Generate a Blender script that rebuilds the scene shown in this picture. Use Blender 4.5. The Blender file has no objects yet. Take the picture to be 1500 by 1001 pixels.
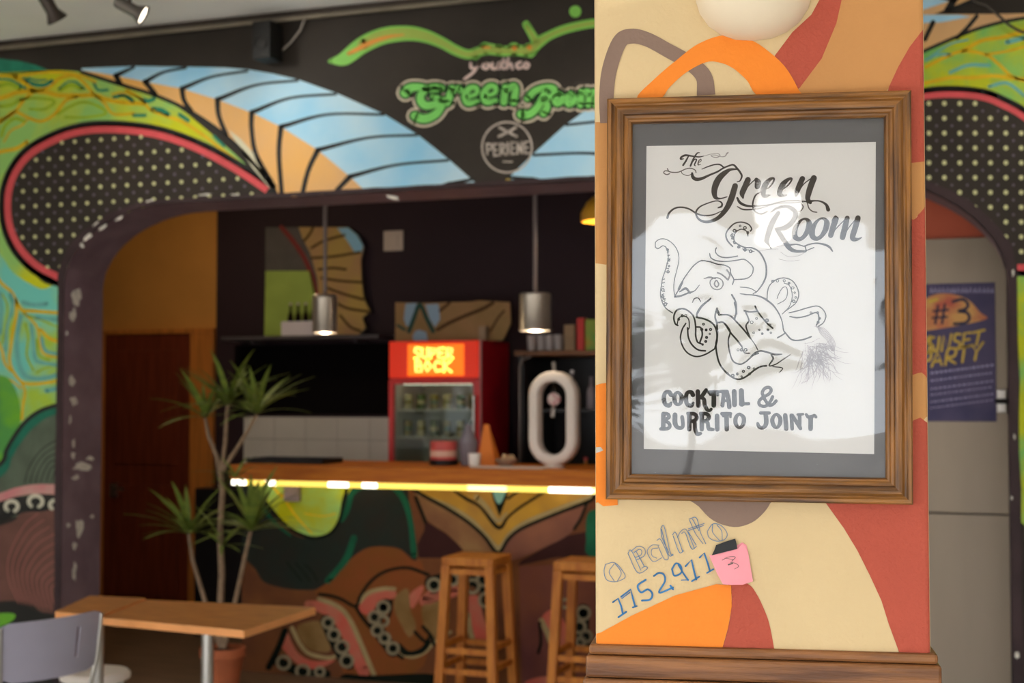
import bpy, bmesh, math, random
from mathutils import Vector, Matrix
from mathutils.geometry import tessellate_polygon

# ------------------------------------------------------------------ camera, sky, light, exposure
SC = bpy.context.scene
COL = SC.collection
F_PX = 50 / 36 * 1500
CAM = Vector((0, 0, 1.6))
YAW = math.radians(20)
PITCH = math.atan((580 - 500.5) / F_PX)
cam_data = bpy.data.cameras.new('camera')
cam_data.lens = 50
cam_data.sensor_width = 36
cam_data.clip_start = 0.05
cam_data.dof.use_dof = True
cam_data.dof.focus_distance = 1.92
cam_data.dof.aperture_fstop = 6.5
cam = bpy.data.objects.new('camera', cam_data)
COL.objects.link(cam)
cam.location = CAM
cam.rotation_euler = (math.pi / 2 + PITCH, 0, YAW)
SC.camera = cam

W = bpy.data.worlds.new('sky')
SC.world = W
W.use_nodes = True
_n = W.node_tree.nodes
_bg = _n['Background']
_bg.inputs['Color'].default_value = (0.90, 0.965, 1.04, 1)
_bg.inputs['Strength'].default_value = 5.2

_pl = bpy.data.lights.new('street_opening_portal', 'AREA')   # a Cycles portal: guides sky samples, gives no light of its own
_pl.shape = 'RECTANGLE'; _pl.size = 11.6; _pl.size_y = 2.6
_pl.cycles.is_portal = True
_po = bpy.data.objects.new('street_opening_portal', _pl)
COL.objects.link(_po)
_po.location = (-2.5, -3.3, 1.3)
_po.rotation_euler = (math.pi / 2, 0, 0)

_sl = bpy.data.lights.new('sun', 'SUN')                      # high sun over the street behind the viewer
_sl.energy = 15.0
_sl.angle = math.radians(0.6)
_sl.color = (1.0, 0.98, 0.94)
_so = bpy.data.objects.new('sun', _sl)
COL.objects.link(_so)
_so.rotation_euler = (math.radians(42), 0, math.radians(12))

SC.view_settings.view_transform = 'Standard'
SC.view_settings.look = 'None'
SC.view_settings.exposure = -0.17
SC.view_settings.gamma = 1.0
SC.view_settings.use_curve_mapping = False
SC.cycles.use_denoising = True
SC.cycles.max_bounces = 10
SC.cycles.diffuse_bounces = 6
SC.cycles.sample_clamp_indirect = 6.0

# ------------------------------------------------------------------ helpers
RIGHT = Vector((math.cos(YAW), math.sin(YAW), 0))
FW0 = Vector((-math.sin(YAW), math.cos(YAW), 0))
FWD = FW0 * math.cos(PITCH) + Vector((0, 0, 1)) * math.sin(PITCH)
UPV = Vector((0, 0, 1)) * math.cos(PITCH) - FW0 * math.sin(PITCH)


def ray(x, y):
    return FWD + RIGHT * ((x - 750) / F_PX) - UPV * ((y - 500.5) / F_PX)


def on_z(x, y, z):
    d = ray(x, y)
    return CAM + d * ((z - CAM.z) / d.z)


def on_y(x, y, Y):
    d = ray(x, y)
    return CAM + d * (Y / d.y)


def on_p(x, y, P, n):
    d = ray(x, y)
    return CAM + d * ((P - CAM).dot(n) / d.dot(n))


def lin(c):
    out = []
    for v in c:
        v = v / 255
        out.append(v / 12.92 if v <= 0.04045 else ((v + 0.055) / 1.055) ** 2.4)
    return out


MATS = {}


def mat(name, rgb, rough=0.6, metal=0.0, var=0.0, scale=8.0, rgb2=None, bump=0.0, bscale=60.0, stretch=None,
        emit=None, estr=0.0, spec=0.3, ramp=(0.35, 0.65), coat=0.0, detail=4.0):
    """procedural material: base colour, a second colour mixed in by noise, fine relief by a second noise"""
    if name in MATS:
        return MATS[name]
    m = bpy.data.materials.new(name)
    m.use_nodes = True
    nt = m.node_tree
    N, L = nt.nodes, nt.links
    b = N['Principled BSDF']
    c = lin(rgb)
    b.inputs['Base Color'].default_value = (*c, 1)
    b.inputs['Roughness'].default_value = rough
    b.inputs['Metallic'].default_value = metal
    b.inputs['Specular IOR Level'].default_value = spec
    b.inputs['Coat Weight'].default_value = coat
    co = N.new('ShaderNodeTexCoord')
    mp = N.new('ShaderNodeMapping')
    L.new(co.outputs['Object'], mp.inputs['Vector'])
    if stretch:
        mp.inputs['Scale'].default_value = stretch
    if var > 0 or rgb2:
        nz = N.new('ShaderNodeTexNoise')
        nz.inputs['Scale'].default_value = scale
        nz.inputs['Detail'].default_value = detail
        L.new(mp.outputs['Vector'], nz.inputs['Vector'])
        rp = N.new('ShaderNodeValToRGB')
        rp.color_ramp.elements[0].position = ramp[0]
        rp.color_ramp.elements[1].position = ramp[1]
        c2 = lin(rgb2) if rgb2 else [max(0, v * (1 - var)) for v in c]
        rp.color_ramp.elements[0].color = (*c2, 1)
        rp.color_ramp.elements[1].color = (*c, 1)
        L.new(nz.outputs['Fac'], rp.inputs['Fac'])
        L.new(rp.outputs['Color'], b.inputs['Base Color'])
    if bump > 0:
        nb = N.new('ShaderNodeTexNoise')
        nb.inputs['Scale'].default_value = bscale
        nb.inputs['Detail'].default_value = 3
        L.new(mp.outputs['Vector'], nb.inputs['Vector'])
        bp = N.new('ShaderNodeBump')
        bp.inputs['Strength'].default_value = bump
        bp.inputs['Distance'].default_value = 0.01
        L.new(nb.outputs['Fac'], bp.inputs['Height'])
        L.new(bp.outputs['Normal'], b.inputs['Normal'])
    if emit:
        b.inputs['Emission Color'].default_value = (*lin(emit), 1)
        b.inputs['Emission Strength'].default_value = estr
    MATS[name] = m
    return m


def link(o, parent=None):
    COL.objects.link(o)
    if parent is not None:
        o.parent = parent
        o.matrix_parent_inverse = parent_matrix(parent).inverted()
    return o


def parent_matrix(o):
    m = o.matrix_basis.copy()
    if o.parent is not None:
        m = parent_matrix(o.parent) @ o.matrix_parent_inverse @ m
    return m


def tag(o, label=None, cat=None, group=None, kind=None):
    if label: o['label'] = label
    if cat: o['category'] = cat
    if group: o['group'] = group
    if kind: o['kind'] = kind
    return o


def empty(name, loc, label, cat, group=None, rz=0.0):
    o = bpy.data.objects.new(name, None)
    o.empty_display_size = 0.1
    o.location = loc
    o.rotation_euler = (0, 0, rz)
    COL.objects.link(o)
    return tag(o, label, cat, group)


def raw(name, verts, faces, m, parent=None, smooth=False):
    me = bpy.data.meshes.new(name)
    me.from_pydata([tuple(v) for v in verts], [], faces)
    me.validate()
    me.update()
    if m: me.materials.append(m)
    if smooth:
        for p in me.polygons: p.use_smooth = True
    return link(bpy.data.objects.new(name, me), parent)


def bm_obj(name, bm, m, parent=None, smooth=False, angle=None):
    bmesh.ops.recalc_face_normals(bm, faces=bm.faces)
    me = bpy.data.meshes.new(name)
    bm.to_mesh(me)
    bm.free()
    if m: me.materials.append(m)
    if smooth:
        for p in me.polygons: p.use_smooth = True
    if angle is not None:
        me.set_sharp_from_angle(angle=math.radians(angle))
    return link(bpy.data.objects.new(name, me), parent)


def add_box(bm, lo, hi, bev=0.0, M=None):
    g = bmesh.ops.create_cube(bm, size=1.0)
    vs = g['verts']
    for v in vs:
        v.co = Vector([lo[i] + (v.co[i] + 0.5) * (hi[i] - lo[i]) for i in range(3)])
    if bev > 0:
        es = list({e for v in vs for e in v.link_edges})
        r = bmesh.ops.bevel(bm, geom=es, offset=bev, segments=2, affect='EDGES', profile=0.5)
        vs = list({v for f in r['faces'] for v in f.verts} | {v for v in vs if v.is_valid})
    if M is not None:
        for v in vs: v.co = M @ v.co
    return vs


def box(name, lo, hi, m, parent=None, bev=0.0, M=None):
    bm = bmesh.new()
    add_box(bm, lo, hi, bev, M)
    return bm_obj(name, bm, m, parent)


def add_tube(bm, pts, r, seg=10, caps=True):
    pts = [Vector(p) for p in pts]
    rs = r if isinstance(r, (list, tuple)) else [r] * len(pts)
    rings = []
    up = None
    for i, p in enumerate(pts):
        t = (pts[min(i + 1, len(pts) - 1)] - pts[max(i - 1, 0)]).normalized()
        if up is None:
            up = t.orthogonal().normalized()
        up = (up - t * up.dot(t)).normalized()
        s = t.cross(up)
        rings.append([bm.verts.new(p + (up * math.cos(a) + s * math.sin(a)) * rs[i])
                      for a in [2 * math.pi * k / seg for k in range(seg)]])
    for a, b in zip(rings, rings[1:]):
        for k in range(seg):
            bm.faces.new((a[k], a[(k + 1) % seg], b[(k + 1) % seg], b[k]))
    if caps:
        bm.faces.new(rings[0][::-1])
        bm.faces.new(rings[-1])


def tube(name, pts, r, m, parent=None, seg=10):
    bm = bmesh.new()
    add_tube(bm, pts, r, seg)
    return bm_obj(name, bm, m, parent, True, 50)


def lathe(name, prof, m, parent=None, loc=(0, 0, 0), seg=28, M=None, closed=False):
    """prof: list of (radius, z)"""
    bm = bmesh.new()
    loc = Vector(loc)
    rings = []
    for r, z in prof:
        if r < 1e-5:
            rings.append([bm.verts.new((0, 0, z))])
        else:
            rings.append([bm.verts.new((r * math.cos(2 * math.pi * k / seg), r * math.sin(2 * math.pi * k / seg), z)) for k in range(seg)])
    pairs = list(zip(rings, rings[1:]))
    for a, b in pairs:
        for k in range(seg):
            k2 = (k + 1) % seg
            if len(a) == 1 and len(b) == 1: continue
            if len(a) == 1: bm.faces.new((a[0], b[k2], b[k]))
            elif len(b) == 1: bm.faces.new((a[k], a[k2], b[0]))
            else: bm.faces.new((a[k], a[k2], b[k2], b[k]))
    for v in bm.verts:
        v.co = (M @ v.co if M is not None else v.co) + loc
    return bm_obj(name, bm, m, parent, True, 40)


def smooth_path(pts, closed=False, n=6):
    """Catmull-Rom through pts (tuples of any length)"""
    if len(pts) < 3:
        return [tuple(p) for p in pts]
    P = [tuple(p) for p in pts]
    out = []
    cnt = len(P) if closed else len(P) - 1
    for i in range(cnt):
        if closed:
            p0, p1, p2, p3 = P[i - 1], P[i], P[(i + 1) % len(P)], P[(i + 2) % len(P)]
        else:
            p1, p2 = P[i], P[i + 1]
            p0 = P[i - 1] if i > 0 else tuple(2 * a - b for a, b in zip(p1, p2))
            p3 = P[i + 2] if i + 2 < len(P) else tuple(2 * a - b for a, b in zip(p2, p1))
        for k in range(n):
            t = k / n
            out.append(tuple(0.5 * ((2 * b) + (-a + c) * t + (2 * a - 5 * b + 4 * c - d) * t * t + (-a + 3 * b - 3 * c + d) * t ** 3)
                             for a, b, c, d in zip(p0, p1, p2, p3)))
    if not closed:
        out.append(P[-1])
    return out


class Paint:
    """flat painted or printed shapes: traced outlines laid on a real surface, a hair above it"""

    def __init__(self, proj, normal, eps=0.0008, clip=None):
        self.proj, self.n, self.eps, self.clip = proj, Vector(normal).normalized(), eps, clip

    def begin(self):
        self.v, self.f, self.shapes = [], [], []
        return self

    def mark(self, i):
        self.shapes.append((i, len(self.f)))

    def fill(self, pts, smooth=True, n=5, closed=True):
        p = smooth_path(pts, True, n) if smooth else [tuple(q) for q in pts]
        q = [q[0:2] for q in p]
        tris = tessellate_polygon([[Vector((a, b, 0)) for a, b in q]])
        o = len(self.v)
        i0 = len(self.f)
        self.v += q
        self.f += [tuple(o + i for i in t) for t in tris]
        self.mark(i0)
        return self

    def stroke(self, pts, w, smooth=True, n=6, cap=True, closed=False):
        ws = list(w) if isinstance(w, (list, tuple)) else [w] * len(pts)
        if len(ws) < len(pts):
            ws += [ws[-1]] * (len(pts) - len(ws))
        P = [(p[0], p[1], ws[i]) for i, p in enumerate(pts)]
        if closed and len(P) > 1 and abs(P[0][0] - P[-1][0]) + abs(P[0][1] - P[-1][1]) < 1e-6:
            P = P[:-1]
        S = smooth_path(P, closed, n) if smooth else P
        if closed:
            S = S + [S[0]]
        o = len(self.v)
        i0 = len(self.f)
        m = len(S)
        for i, (x, y, ww) in enumerate(S):
            if closed:
                a, b = S[(i - 1) % (m - 1)], S[(i + 1) % (m - 1)]
            else:
                a, b = S[max(i - 1, 0)], S[min(i + 1, m - 1)]
            dx, dy = b[0] - a[0], b[1] - a[1]
            l = math.hypot(dx, dy) or 1
            nx, ny = -dy / l, dx / l
            h = max(ww, 0.1) / 2
            self.v += [(x + nx * h, y + ny * h), (x - nx * h, y - ny * h)]
        for i in range(m - 1):
            k = o + 2 * i
            self.f.append((k, k + 1, k + 3, k + 2))
        if cap and not closed:
            self.dot(S[0][0], S[0][1], S[0][2] / 2, seg=10)
            self.dot(S[-1][0], S[-1][1], S[-1][2] / 2, seg=10)
            del self.shapes[-2:]
        self.mark(i0)
        return self

    def dot(self, x, y, r, ry=None, seg=10):
        ry = r if ry is None else ry
        o = len(self.v)
        self.v += [(x + r * math.cos(2 * math.pi * k / seg), y + ry * math.sin(2 * math.pi * k / seg)) for k in range(seg)]
        self.f.append(tuple(o + k for k in range(seg)))
        self.mark(len(self.f) - 1)
        return self

    def done_each(self, name, m, parent, layer=1):
        """every shape its own object"""
        V, F, SH = self.v, self.f, self.shapes
        for a, b in SH:
            ids = sorted({i for f in F[a:b] for i in f})
            mp = {i: k for k, i in enumerate(ids)}
            self.v, self.f = [V[i] for i in ids], [tuple(mp[i] for i in f) for f in F[a:b]]
            o = self.done(name, m, parent, layer)
            if not len(o.data.polygons): bpy.data.objects.remove(o)
        return self

    def done(self, name, m, parent, layer=1, label=None):
        off = self.n * (self.eps * layer)
        vs = [self.proj(x, y) + off for x, y in self.v]
        # faces turned to the viewer's side of the surface
        fs = []
        for f in self.f:
            a, b, c = vs[f[0]], vs[f[1]], vs[f[2]]
            fs.append(f if (b - a).cross(c - a).dot(self.n) > 0 else tuple(reversed(f)))
        o = raw(name, vs, fs, m, parent)
        if label: o['label'] = label
        if self.clip:
            bm = bmesh.new(); bm.from_mesh(o.data)
            self.clip(bm)
            bm.to_mesh(o.data); bm.free()
        return o


def cut_box(bm, lo, hi):
    """keep what lies between lo and hi (None = no limit)"""
    for i in range(3):
        for v, sgn in ((lo[i], -1), (hi[i], 1)):
            if v is None: continue
            co, no = Vector(), Vector()
            co[i], no[i] = v, sgn
            bmesh.ops.bisect_plane(bm, geom=bm.verts[:] + bm.edges[:] + bm.faces[:], plane_co=co, plane_no=no, clear_outer=True)


def T(ox, oy, s, pts):
    """coordinates read in an enlarged crop of the photograph -> photograph pixels"""
    return [(ox + p[0] / s, oy + p[1] / s) for p in pts]


def inside(x, y, poly):
    c = False
    j = len(poly) - 1
    for i in range(len(poly)):
        xi, yi = poly[i][:2]; xj, yj = poly[j][:2]
        if (yi > y) != (yj > y) and x < (xj - xi) * (y - yi) / (yj - yi) + xi:
            c = not c
        j = i
    return c

# ------------------------------------------------------------------ the setting
YW, TW = 6.4, 0.33          # the mural wall with the wide opening
YB = 8.9                    # back wall of the bar
YK = 7.3                    # front of the bar counter
XL, XR, YF = -8.3, 3.3, -3.3
ZC = 3.56
XC = -2.44                  # middle of the mural

m_floor = mat('floor_brown_boards', (128, 100, 76), 0.55, var=0.35, scale=3, bump=0.1, stretch=(1, 8, 1))
m_stone = mat('pale_stone_floor', (228, 225, 220), 0.6, var=0.1, scale=3, bump=0.05)
m_ceil = mat('ceiling_white_plaster', (240, 238, 234), 0.85, var=0.05, scale=2, bump=0.05)
m_plain = mat('white_wall', (236, 233, 228), 0.85, var=0.08, scale=2, bump=0.08)
m_black = mat('mural_black_ground', (54, 47, 40), 0.7, var=0.25, scale=3, bump=0.15, bscale=40)
m_ochre = mat('ochre_wall_paint', (216, 150, 72), 0.75, var=0.15, scale=2, bump=0.1)
m_dark = mat('aubergine_wall_paint', (50, 32, 38), 0.7, var=0.15, scale=2, bump=0.1)
m_red = mat('brick_red_wall_paint', (216, 108, 80), 0.75, var=0.2, scale=2, bump=0.1)
m_facade = mat('facade_render', (188, 178, 166), 0.85, var=0.1, bump=0.1)
m_pave = mat('street_paving', (112, 106, 100), 0.85, var=0.25, scale=5, bump=0.2)


def S(o): return tag(o, kind='structure')


S(box('floor', (XL, YF, -0.1), (XR, YW + TW, 0), m_stone))
S(box('floor', (XL, YW + TW, -0.1), (XR, YB + 0.2, 0), m_floor))
S(box('ceiling', (XL, YF, ZC), (XR, YW + TW, ZC + 0.12), m_ceil))
S(box('ceiling', (XL, YW + TW, 3.2), (XR, YB + 0.2, 3.32), m_dark))
S(box('wall_left', (XL - 0.15, YF, 0), (XL, YB + 0.2, ZC + 0.12), m_plain))
S(box('wall_right', (XR, YF, 0), (XR + 0.15, YB + 0.2, ZC + 0.12), m_plain))
XO = on_y(320, 480, YB).x   # the ochre part of the back wall ends here
S(box('wall_back', (XL, YB, 0), (XO, YB + 0.2, 3.2), m_ochre))
S(box('wall_bar', (XO, YB - 0.03, 0), (XR, YB + 0.2, 3.2), m_dark))
S(box('wall_front', (XL, YF - 0.25, 2.45), (XR, YF, ZC + 0.12), m_facade))
S(box('street', (-40, -45, -0.25), (30, YF, -0.1), m_pave))

# --- the wall with the wide rounded opening
OL, OR_, OT = -4.910, -0.085, 2.615
RX, RZ = 0.68, 0.42        # rounded left corner
RX2, RZ2 = 0.90, 0.52      # and right corner


def opening(grow=0.0, n=14):
    """left foot -> over the top -> right foot, in (x, z)"""
    l, r, t = OL - grow, OR_ + grow, OT + grow * 0.5
    pts = [(l, 0)]
    for k in range(n + 1):
        a = math.pi - k * math.pi / 2 / n
        pts.append((l + RX + RX * math.cos(a), t - RZ + RZ * math.sin(a)))
    for k in range(n + 1):
        a = math.pi / 2 - k * math.pi / 2 / n
        pts.append((r - RX2 + RX2 * math.cos(a), t - RZ2 + RZ2 * math.sin(a)))
    pts.append((r, 0))
    return pts


def arch_wall():
    op = opening()
    poly = [(XL, 0)] + op + [(XR, 0), (XR, ZC), (XL, ZC)]
    tris = tessellate_polygon([[Vector((a, b, 0)) for a, b in poly]])
    n = len(poly)
    vs = [(a, YW, b) for a, b in poly] + [(a, YW + TW, b) for a, b in poly]
    fs = [tuple(t) for t in tris] + [tuple(n + i for i in reversed(t)) for t in tris]
    for i in range(n):
        j = (i + 1) % n
        fs.append((i, j, n + j, n + i))
    o = raw('wall_middle', vs, fs, m_black)
    bm = bmesh.new(); bm.from_mesh(o.data)
    bmesh.ops.recalc_face_normals(bm, faces=bm.faces)
    bm.to_mesh(o.data); bm.free()
    return S(o)


wall_mural = arch_wall()
m_jamb = mat('chipped_aubergine_paint', (124, 102, 110), 0.6, rgb2=(110, 88, 96), scale=6, bump=0.2, bscale=25)
m_chip = mat('bare_plaster_chip', (225, 218, 206), 0.8, var=0.3, scale=40)

# painted lining of the reveal and the band round the opening on the wall face
op = opening()
cx_ = (OL + OR_) / 2
rv, rf = [], []
for k, (a, b) in enumerate(op):
    dx = 0.004 if a < cx_ else -0.004
    rv += [(a + dx, YW - 0.0072, max(b - (0.004 if b > 2.3 else 0), 0)), (a + dx, YW + TW + 0.004, max(b - (0.004 if b > 2.3 else 0), 0))]
for k in range(len(op) - 1):
    rf.append((2 * k, 2 * k + 1, 2 * k + 3, 2 * k + 2))
S(raw('reveal_lining', rv, rf, m_jamb, wall_mural))
random.seed(4)
out = opening(0.042, 14)
bv, bf = [], []
L_ = len(op)
dense_i, dense_o = [], []
for k in range(L_ - 1):
    st = 14 if k in (0, L_ - 2) else (60 if abs(op[k + 1][0] - op[k][0]) > 1 else 2)
    for s in range(st):
        t = s / st
        dense_i.append((op[k][0] + (op[k + 1][0] - op[k][0]) * t, op[k][1] + (op[k + 1][1] - op[k][1]) * t))
        dense_o.append((out[k][0] + (out[k + 1][0] - out[k][0]) * t, out[k][1] + (out[k + 1][1] - out[k][1]) * t))
dense_i.append(op[-1]); dense_o.append(out[-1])
for i, ((a, b), (c, d)) in enumerate(zip(dense_i, dense_o)):
    j = 1 + random.uniform(-0.09, 0.09)
    bv += [(a, YW - 0.0072, b), (a + (c - a) * j, YW - 0.0072, b + (d - b) * j)]
for k in range(len(dense_i) - 1):
    bf.append((2 * k, 2 * k + 2, 2 * k + 3, 2 * k + 1))
S(raw('opening_band', bv, bf, mat('dark_aubergine_band', (62, 44, 46), 0.6, rgb2=(50, 34, 36), scale=6, bump=0.2, bscale=25), wall_mural))
# chipped plaster along the corner: each chip a small ragged flake lying over the edge
random.seed(11)


def chip(px, py, w, h, ang=0.0):
    n = 11
    if py > 400 and px < 200 and px > 99:            # on the side of the reveal
        d = ray(px, py)
        c = CAM + d * ((OL + .0062) / d.x)
        h *= 1.0
        vs = [c]
        for k in range(n):
            a = 2 * math.pi * k / n
            r = random.uniform(0.45, 1.0)
            vs.append(c + Vector((0, max(w * 2.2 * r * math.cos(a), YW - .006 - c.y), h * r * math.sin(a))))
        raw('plaster_chip', vs, [(0, k + 1, (k + 1) % n + 1) for k in range(n)], m_chip, wall_mural)
        return
    if py < 400 and px < 900: py -= 2
    c = on_y(px, py, YW - 0.0085)
    vs = [c]
    for k in range(n):
        a = 2 * math.pi * k / n
        r = random.uniform(0.45, 1.0)
        x, z = w * r * math.cos(a), h * r * math.sin(a)
        vs.append(c + Vector((x * math.cos(ang) - z * math.sin(ang), 0, x * math.sin(ang) + z * math.cos(ang))))
    raw('plaster_chip', vs, [(0, k + 1, (k + 1) % n + 1) for k in range(n)], m_chip, wall_mural)


for (px, py, w, h, a) in [(112, 436, .030, .060, .2), (108, 462, .018, .05, 0), (98, 488, .008, .018, 0), (106, 560, .016, .04, 0), (108, 588, .018, .03, .2),
                          (103, 615, .008, .03, 0), (108, 650, .010, .035, 0), (122, 684, .05, .03, .35), (107, 668, .012, .03, 0), (132, 672, .02, .016, .5),
                          (112, 700, .02, .018, 0), (100, 770, .01, .02, 0), (116, 776, .022, .075, -.2), (110, 800, .012, .03, 0), (109, 838, .012, .06, 0.1),
                          (135, 757, .01, .012, 0), (128, 350, .04, .016, .6), (150, 336, .035, .012, .5), (175, 322, .04, .01, .45), (120, 362, .014, .02, .5),
                          (300, 287, .05, .007, 0), (345, 287, .04, .006, 0), (220, 296, .04, .008, .2), (575, 291, .05, .012, -.3), (140, 330, .03, .008, .6),
                          (1484, 400, .006, .02, 0), (1482, 730, .006, .012, 0), (1490, 960, .01, .02, 0), (1486, 640, .005, .02, 0)]:
    chip(px, py, w, h, a)

# ------------------------------------------------------------------ the mural on that wall
HOLE = opening(0.015)


def clip_wall(bm):
    cut_box(bm, (XL, None, 0.0), (XR, None, ZC))
    xs = [v.co.x for v in bm.verts]; zs = [v.co.z for v in bm.verts]
    if not xs: return
    if not any(inside(v.co.x, v.co.z, HOLE) for v in bm.verts) and len(bm.faces) > 400: return
    for i, a, b, st in ((0, max(min(xs), OL - .1), min(max(xs), OR_ + .1), .03), (2, max(min(zs), 0), min(max(zs), OT + .06), .02)):
        if min(zs) > OT + .06 or min(xs) > OR_ + .1 or max(xs) < OL - .1: return
        k = a
        while k < b:
            # only cut near the edge of the opening, where the shape must be trimmed
            co, no = Vector(), Vector(); co[i], no[i] = k, 1
            bmesh.ops.bisect_plane(bm, geom=bm.verts[:] + bm.edges[:] + bm.faces[:], plane_co=co, plane_no=no)
            k += st
    dead = [f for f in bm.faces if (lambda c: inside(c.x, c.z, HOLE))(f.calc_center_median())]
    bmesh.ops.delete(bm, geom=dead, context='FACES')


PW = Paint(lambda x, y: on_y(x, y, YW), (0, -1, 0), 0.0005, clip_wall)


def mirror_proj(x, y):
    p = on_y(x, y, YW)
    p.x = 2 * XC - p.x
    return p


PM = Paint(mirror_proj, (0, -1, 0), 0.0005, clip_wall)
m_green = mat('mural_leaf_green', (146, 196, 104), 0.6, rgb2=(196, 200, 16), scale=2.2, ramp=(0.42, 0.58))
m_green2 = mat('mural_green_teal', (112, 200, 184), 0.6, rgb2=(164, 196, 60), scale=3.0, ramp=(0.4, 0.6))
m_yel = mat('mural_yellow_line', (222, 182, 12), 0.6, var=0.15, scale=12)
m_lime = mat('mural_lime_line', (160, 190, 30), 0.6, var=0.2, scale=12)
m_teal = mat('mural_teal_line', (40, 140, 110), 0.6, var=0.3, scale=15)
m_tealp = mat('mural_pale_teal', (110, 180, 170), 0.6, var=0.15, scale=15)
m_ink = mat('mural_black_line', (34, 32, 28), 0.6)
m_dotg = mat('mural_dot_ground', (50, 42, 34), 0.65, var=0.2, scale=6)
m_pink = mat('mural_pink_ring', (218, 84, 88), 0.6, var=0.12, scale=20)
m_dot = mat('mural_pale_dots', (206, 204, 150), 0.6)
m_dot2 = mat('mural_violet_dots', (108, 92, 112), 0.6)
m_tan = mat('mural_tan_rib', (216, 172, 124), 0.6, rgb2=(240, 180, 92), scale=1.6)
m_blue = mat('mural_blue_rib', (146, 206, 238), 0.6, rgb2=(194, 224, 238), scale=2.2)
m_cream = mat('mural_cream_line', (216, 210, 180), 0.6)

green_zone = [(-260, 96), (-120, 103), (0, 106), (60, 103), (115, 105), (170, 118), (215, 133), (262, 158), (300, 188), (340, 222), (375, 256), (402, 288),
              (300, 330), (96, 440), (96, 640), (40, 700), (-40, 780), (-260, 820)]
PW.begin().fill(green_zone).done('mural_leaf_ground', m_green, wall_mural, 1)
lower = [(-260, 400), (-40, 330), (0, 372), (20, 400), (60, 424), (97, 432), (97, 640), (40, 690), (-40, 760), (-260, 800)]
PW.begin().fill(lower).done('mural_teal_ground', m_green2, wall_mural, 2)
PW.begin().fill([(-260, 70), (-60, 80), (0, 86), (40, 92), (70, 104), (30, 108), (0, 110), (-120, 106), (-260, 100)]).done('mural_teal_top', m_teal, wall_mural, 1)

# leaf veins (read in crops of the photograph)
A = lambda p: T(0, 80, 5.005, p)
B = lambda p: T(0, 420, 5.56, p)
PW.begin()
for p, w in [(A([(-200, 150), (0, 155), (150, 155), (350, 130), (560, 145), (700, 200)]), 4),
             (A([(110, 165), (180, 205), (260, 265), (340, 275), (440, 300), (600, 300), (700, 300), (780, 330), (900, 350), (1051, 360)]), 7),
             (A([(-200, 520), (0, 480), (100, 430), (180, 330), (260, 270), (360, 240), (440, 175), (530, 155), (600, 190), (680, 280)]), 5),
             (A([(0, 500), (60, 450), (110, 420), (200, 460), (300, 490), (400, 440), (480, 340), (560, 310)]), 5),
             (A([(700, 300), (770, 360), (820, 430), (900, 440), (980, 430)]), 4),
             (A([(-200, 340), (0, 320), (120, 280), (240, 265)]), 7),
             (A([(30, 640), (80, 560), (160, 520), (200, 480)]), 3),
             (A([(-100, 760), (0, 715), (120, 690), (200, 640)]), 6),
             (A([(820, 290), (900, 280), (980, 300), (1051, 330)]), 3),
             (T(150, 80, 4.767, [(170, 250), (270, 310), (330, 380), (420, 420), (560, 470), (700, 560), (830, 660), (990, 780)]), 5),
             (B([(-60, -120), (20, -20), (90, 40), (130, 110), (180, 190), (280, 200), (480, 215)]), 5),
             (B([(130, 110), (135, 220), (110, 340), (90, 480), (80, 620), (140, 740), (210, 790), (340, 790), (480, 765)]), 4.5),
             (B([(-60, 380), (10, 500), (40, 620), (90, 690)]), 4), (B([(180, 790), (205, 860), (190, 960), (180, 1080)]), 4),
             (B([(190, 210), (290, 310), (320, 400), (350, 540), (470, 580)]), 3.5), (B([(330, 350), (400, 420), (480, 450)]), 5),
             (B([(-60, 730), (0, 740), (100, 770), (170, 830)]), 3)]:
    PW.stroke(p, w)
PW.done('mural_yellow_veins', m_yel, wall_mural, 3)
PW.begin()
for p, w in [(A([(420, 440), (500, 390), (600, 350), (700, 370), (780, 430), (640, 460), (480, 460)]), 4),
             (A([(10, 600), (40, 520), (110, 470), (180, 490)]), 5), (A([(150, 330), (260, 320), (400, 340), (330, 400), (220, 400)]), 4),
             (A([(0, 380), (80, 370), (150, 330)]), 5), (A([(0, 230), (70, 215), (150, 250)]), 6), (A([(440, 260), (520, 225), (600, 250)]), 6),
             (B([(20, 60), (60, 160), (50, 320), (20, 460)]), 3), (B([(210, 300), (230, 420), (220, 560), (270, 680)]), 3.5),
             (B([(300, 430), (320, 560), (400, 600)]), 4), (B([(200, 230), (330, 270), (470, 330)]), 3), (B([(300, 700), (380, 660), (470, 640)]), 3)]:
    PW.stroke(p, w)
PW.done('mural_lime_veins', m_lime, wall_mural, 3)
PW.begin()
for p, w in [(A([(180, 180), (240, 215), (320, 225), (380, 195)]), 6), (A([(210, 170), (270, 190), (340, 185)]), 3), (A([(430, 255), (490, 205), (550, 200), (620, 250)]), 3),
             (A([(-100, 180), (0, 180), (90, 190), (190, 250)]), 3.5), (A([(690, 210), (720, 260), (790, 260)]), 4), (A([(880, 300), (940, 310), (980, 345)]), 4),
             (T(150, 80, 4.767, [(80, 300), (150, 285), (210, 325)]), 5), (T(150, 80, 4.767, [(270, 310), (320, 325), (360, 310)]), 6),
             (T(150, 80, 4.767, [(355, 385), (410, 390), (460, 420)]), 8), (T(150, 80, 4.767, [(540, 420), (600, 460)]), 6), (T(150, 80, 4.767, [(220, 425), (300, 425)]), 5),
             (T(150, 80, 4.767, [(780, 570), (850, 640)]), 4), (B([(80, 60), (105, 150), (90, 250)]), 3)]:
    PW.stroke(p, w)
PW.done('mural_teal_veins', m_teal, wall_mural, 3)
PW.begin()
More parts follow.
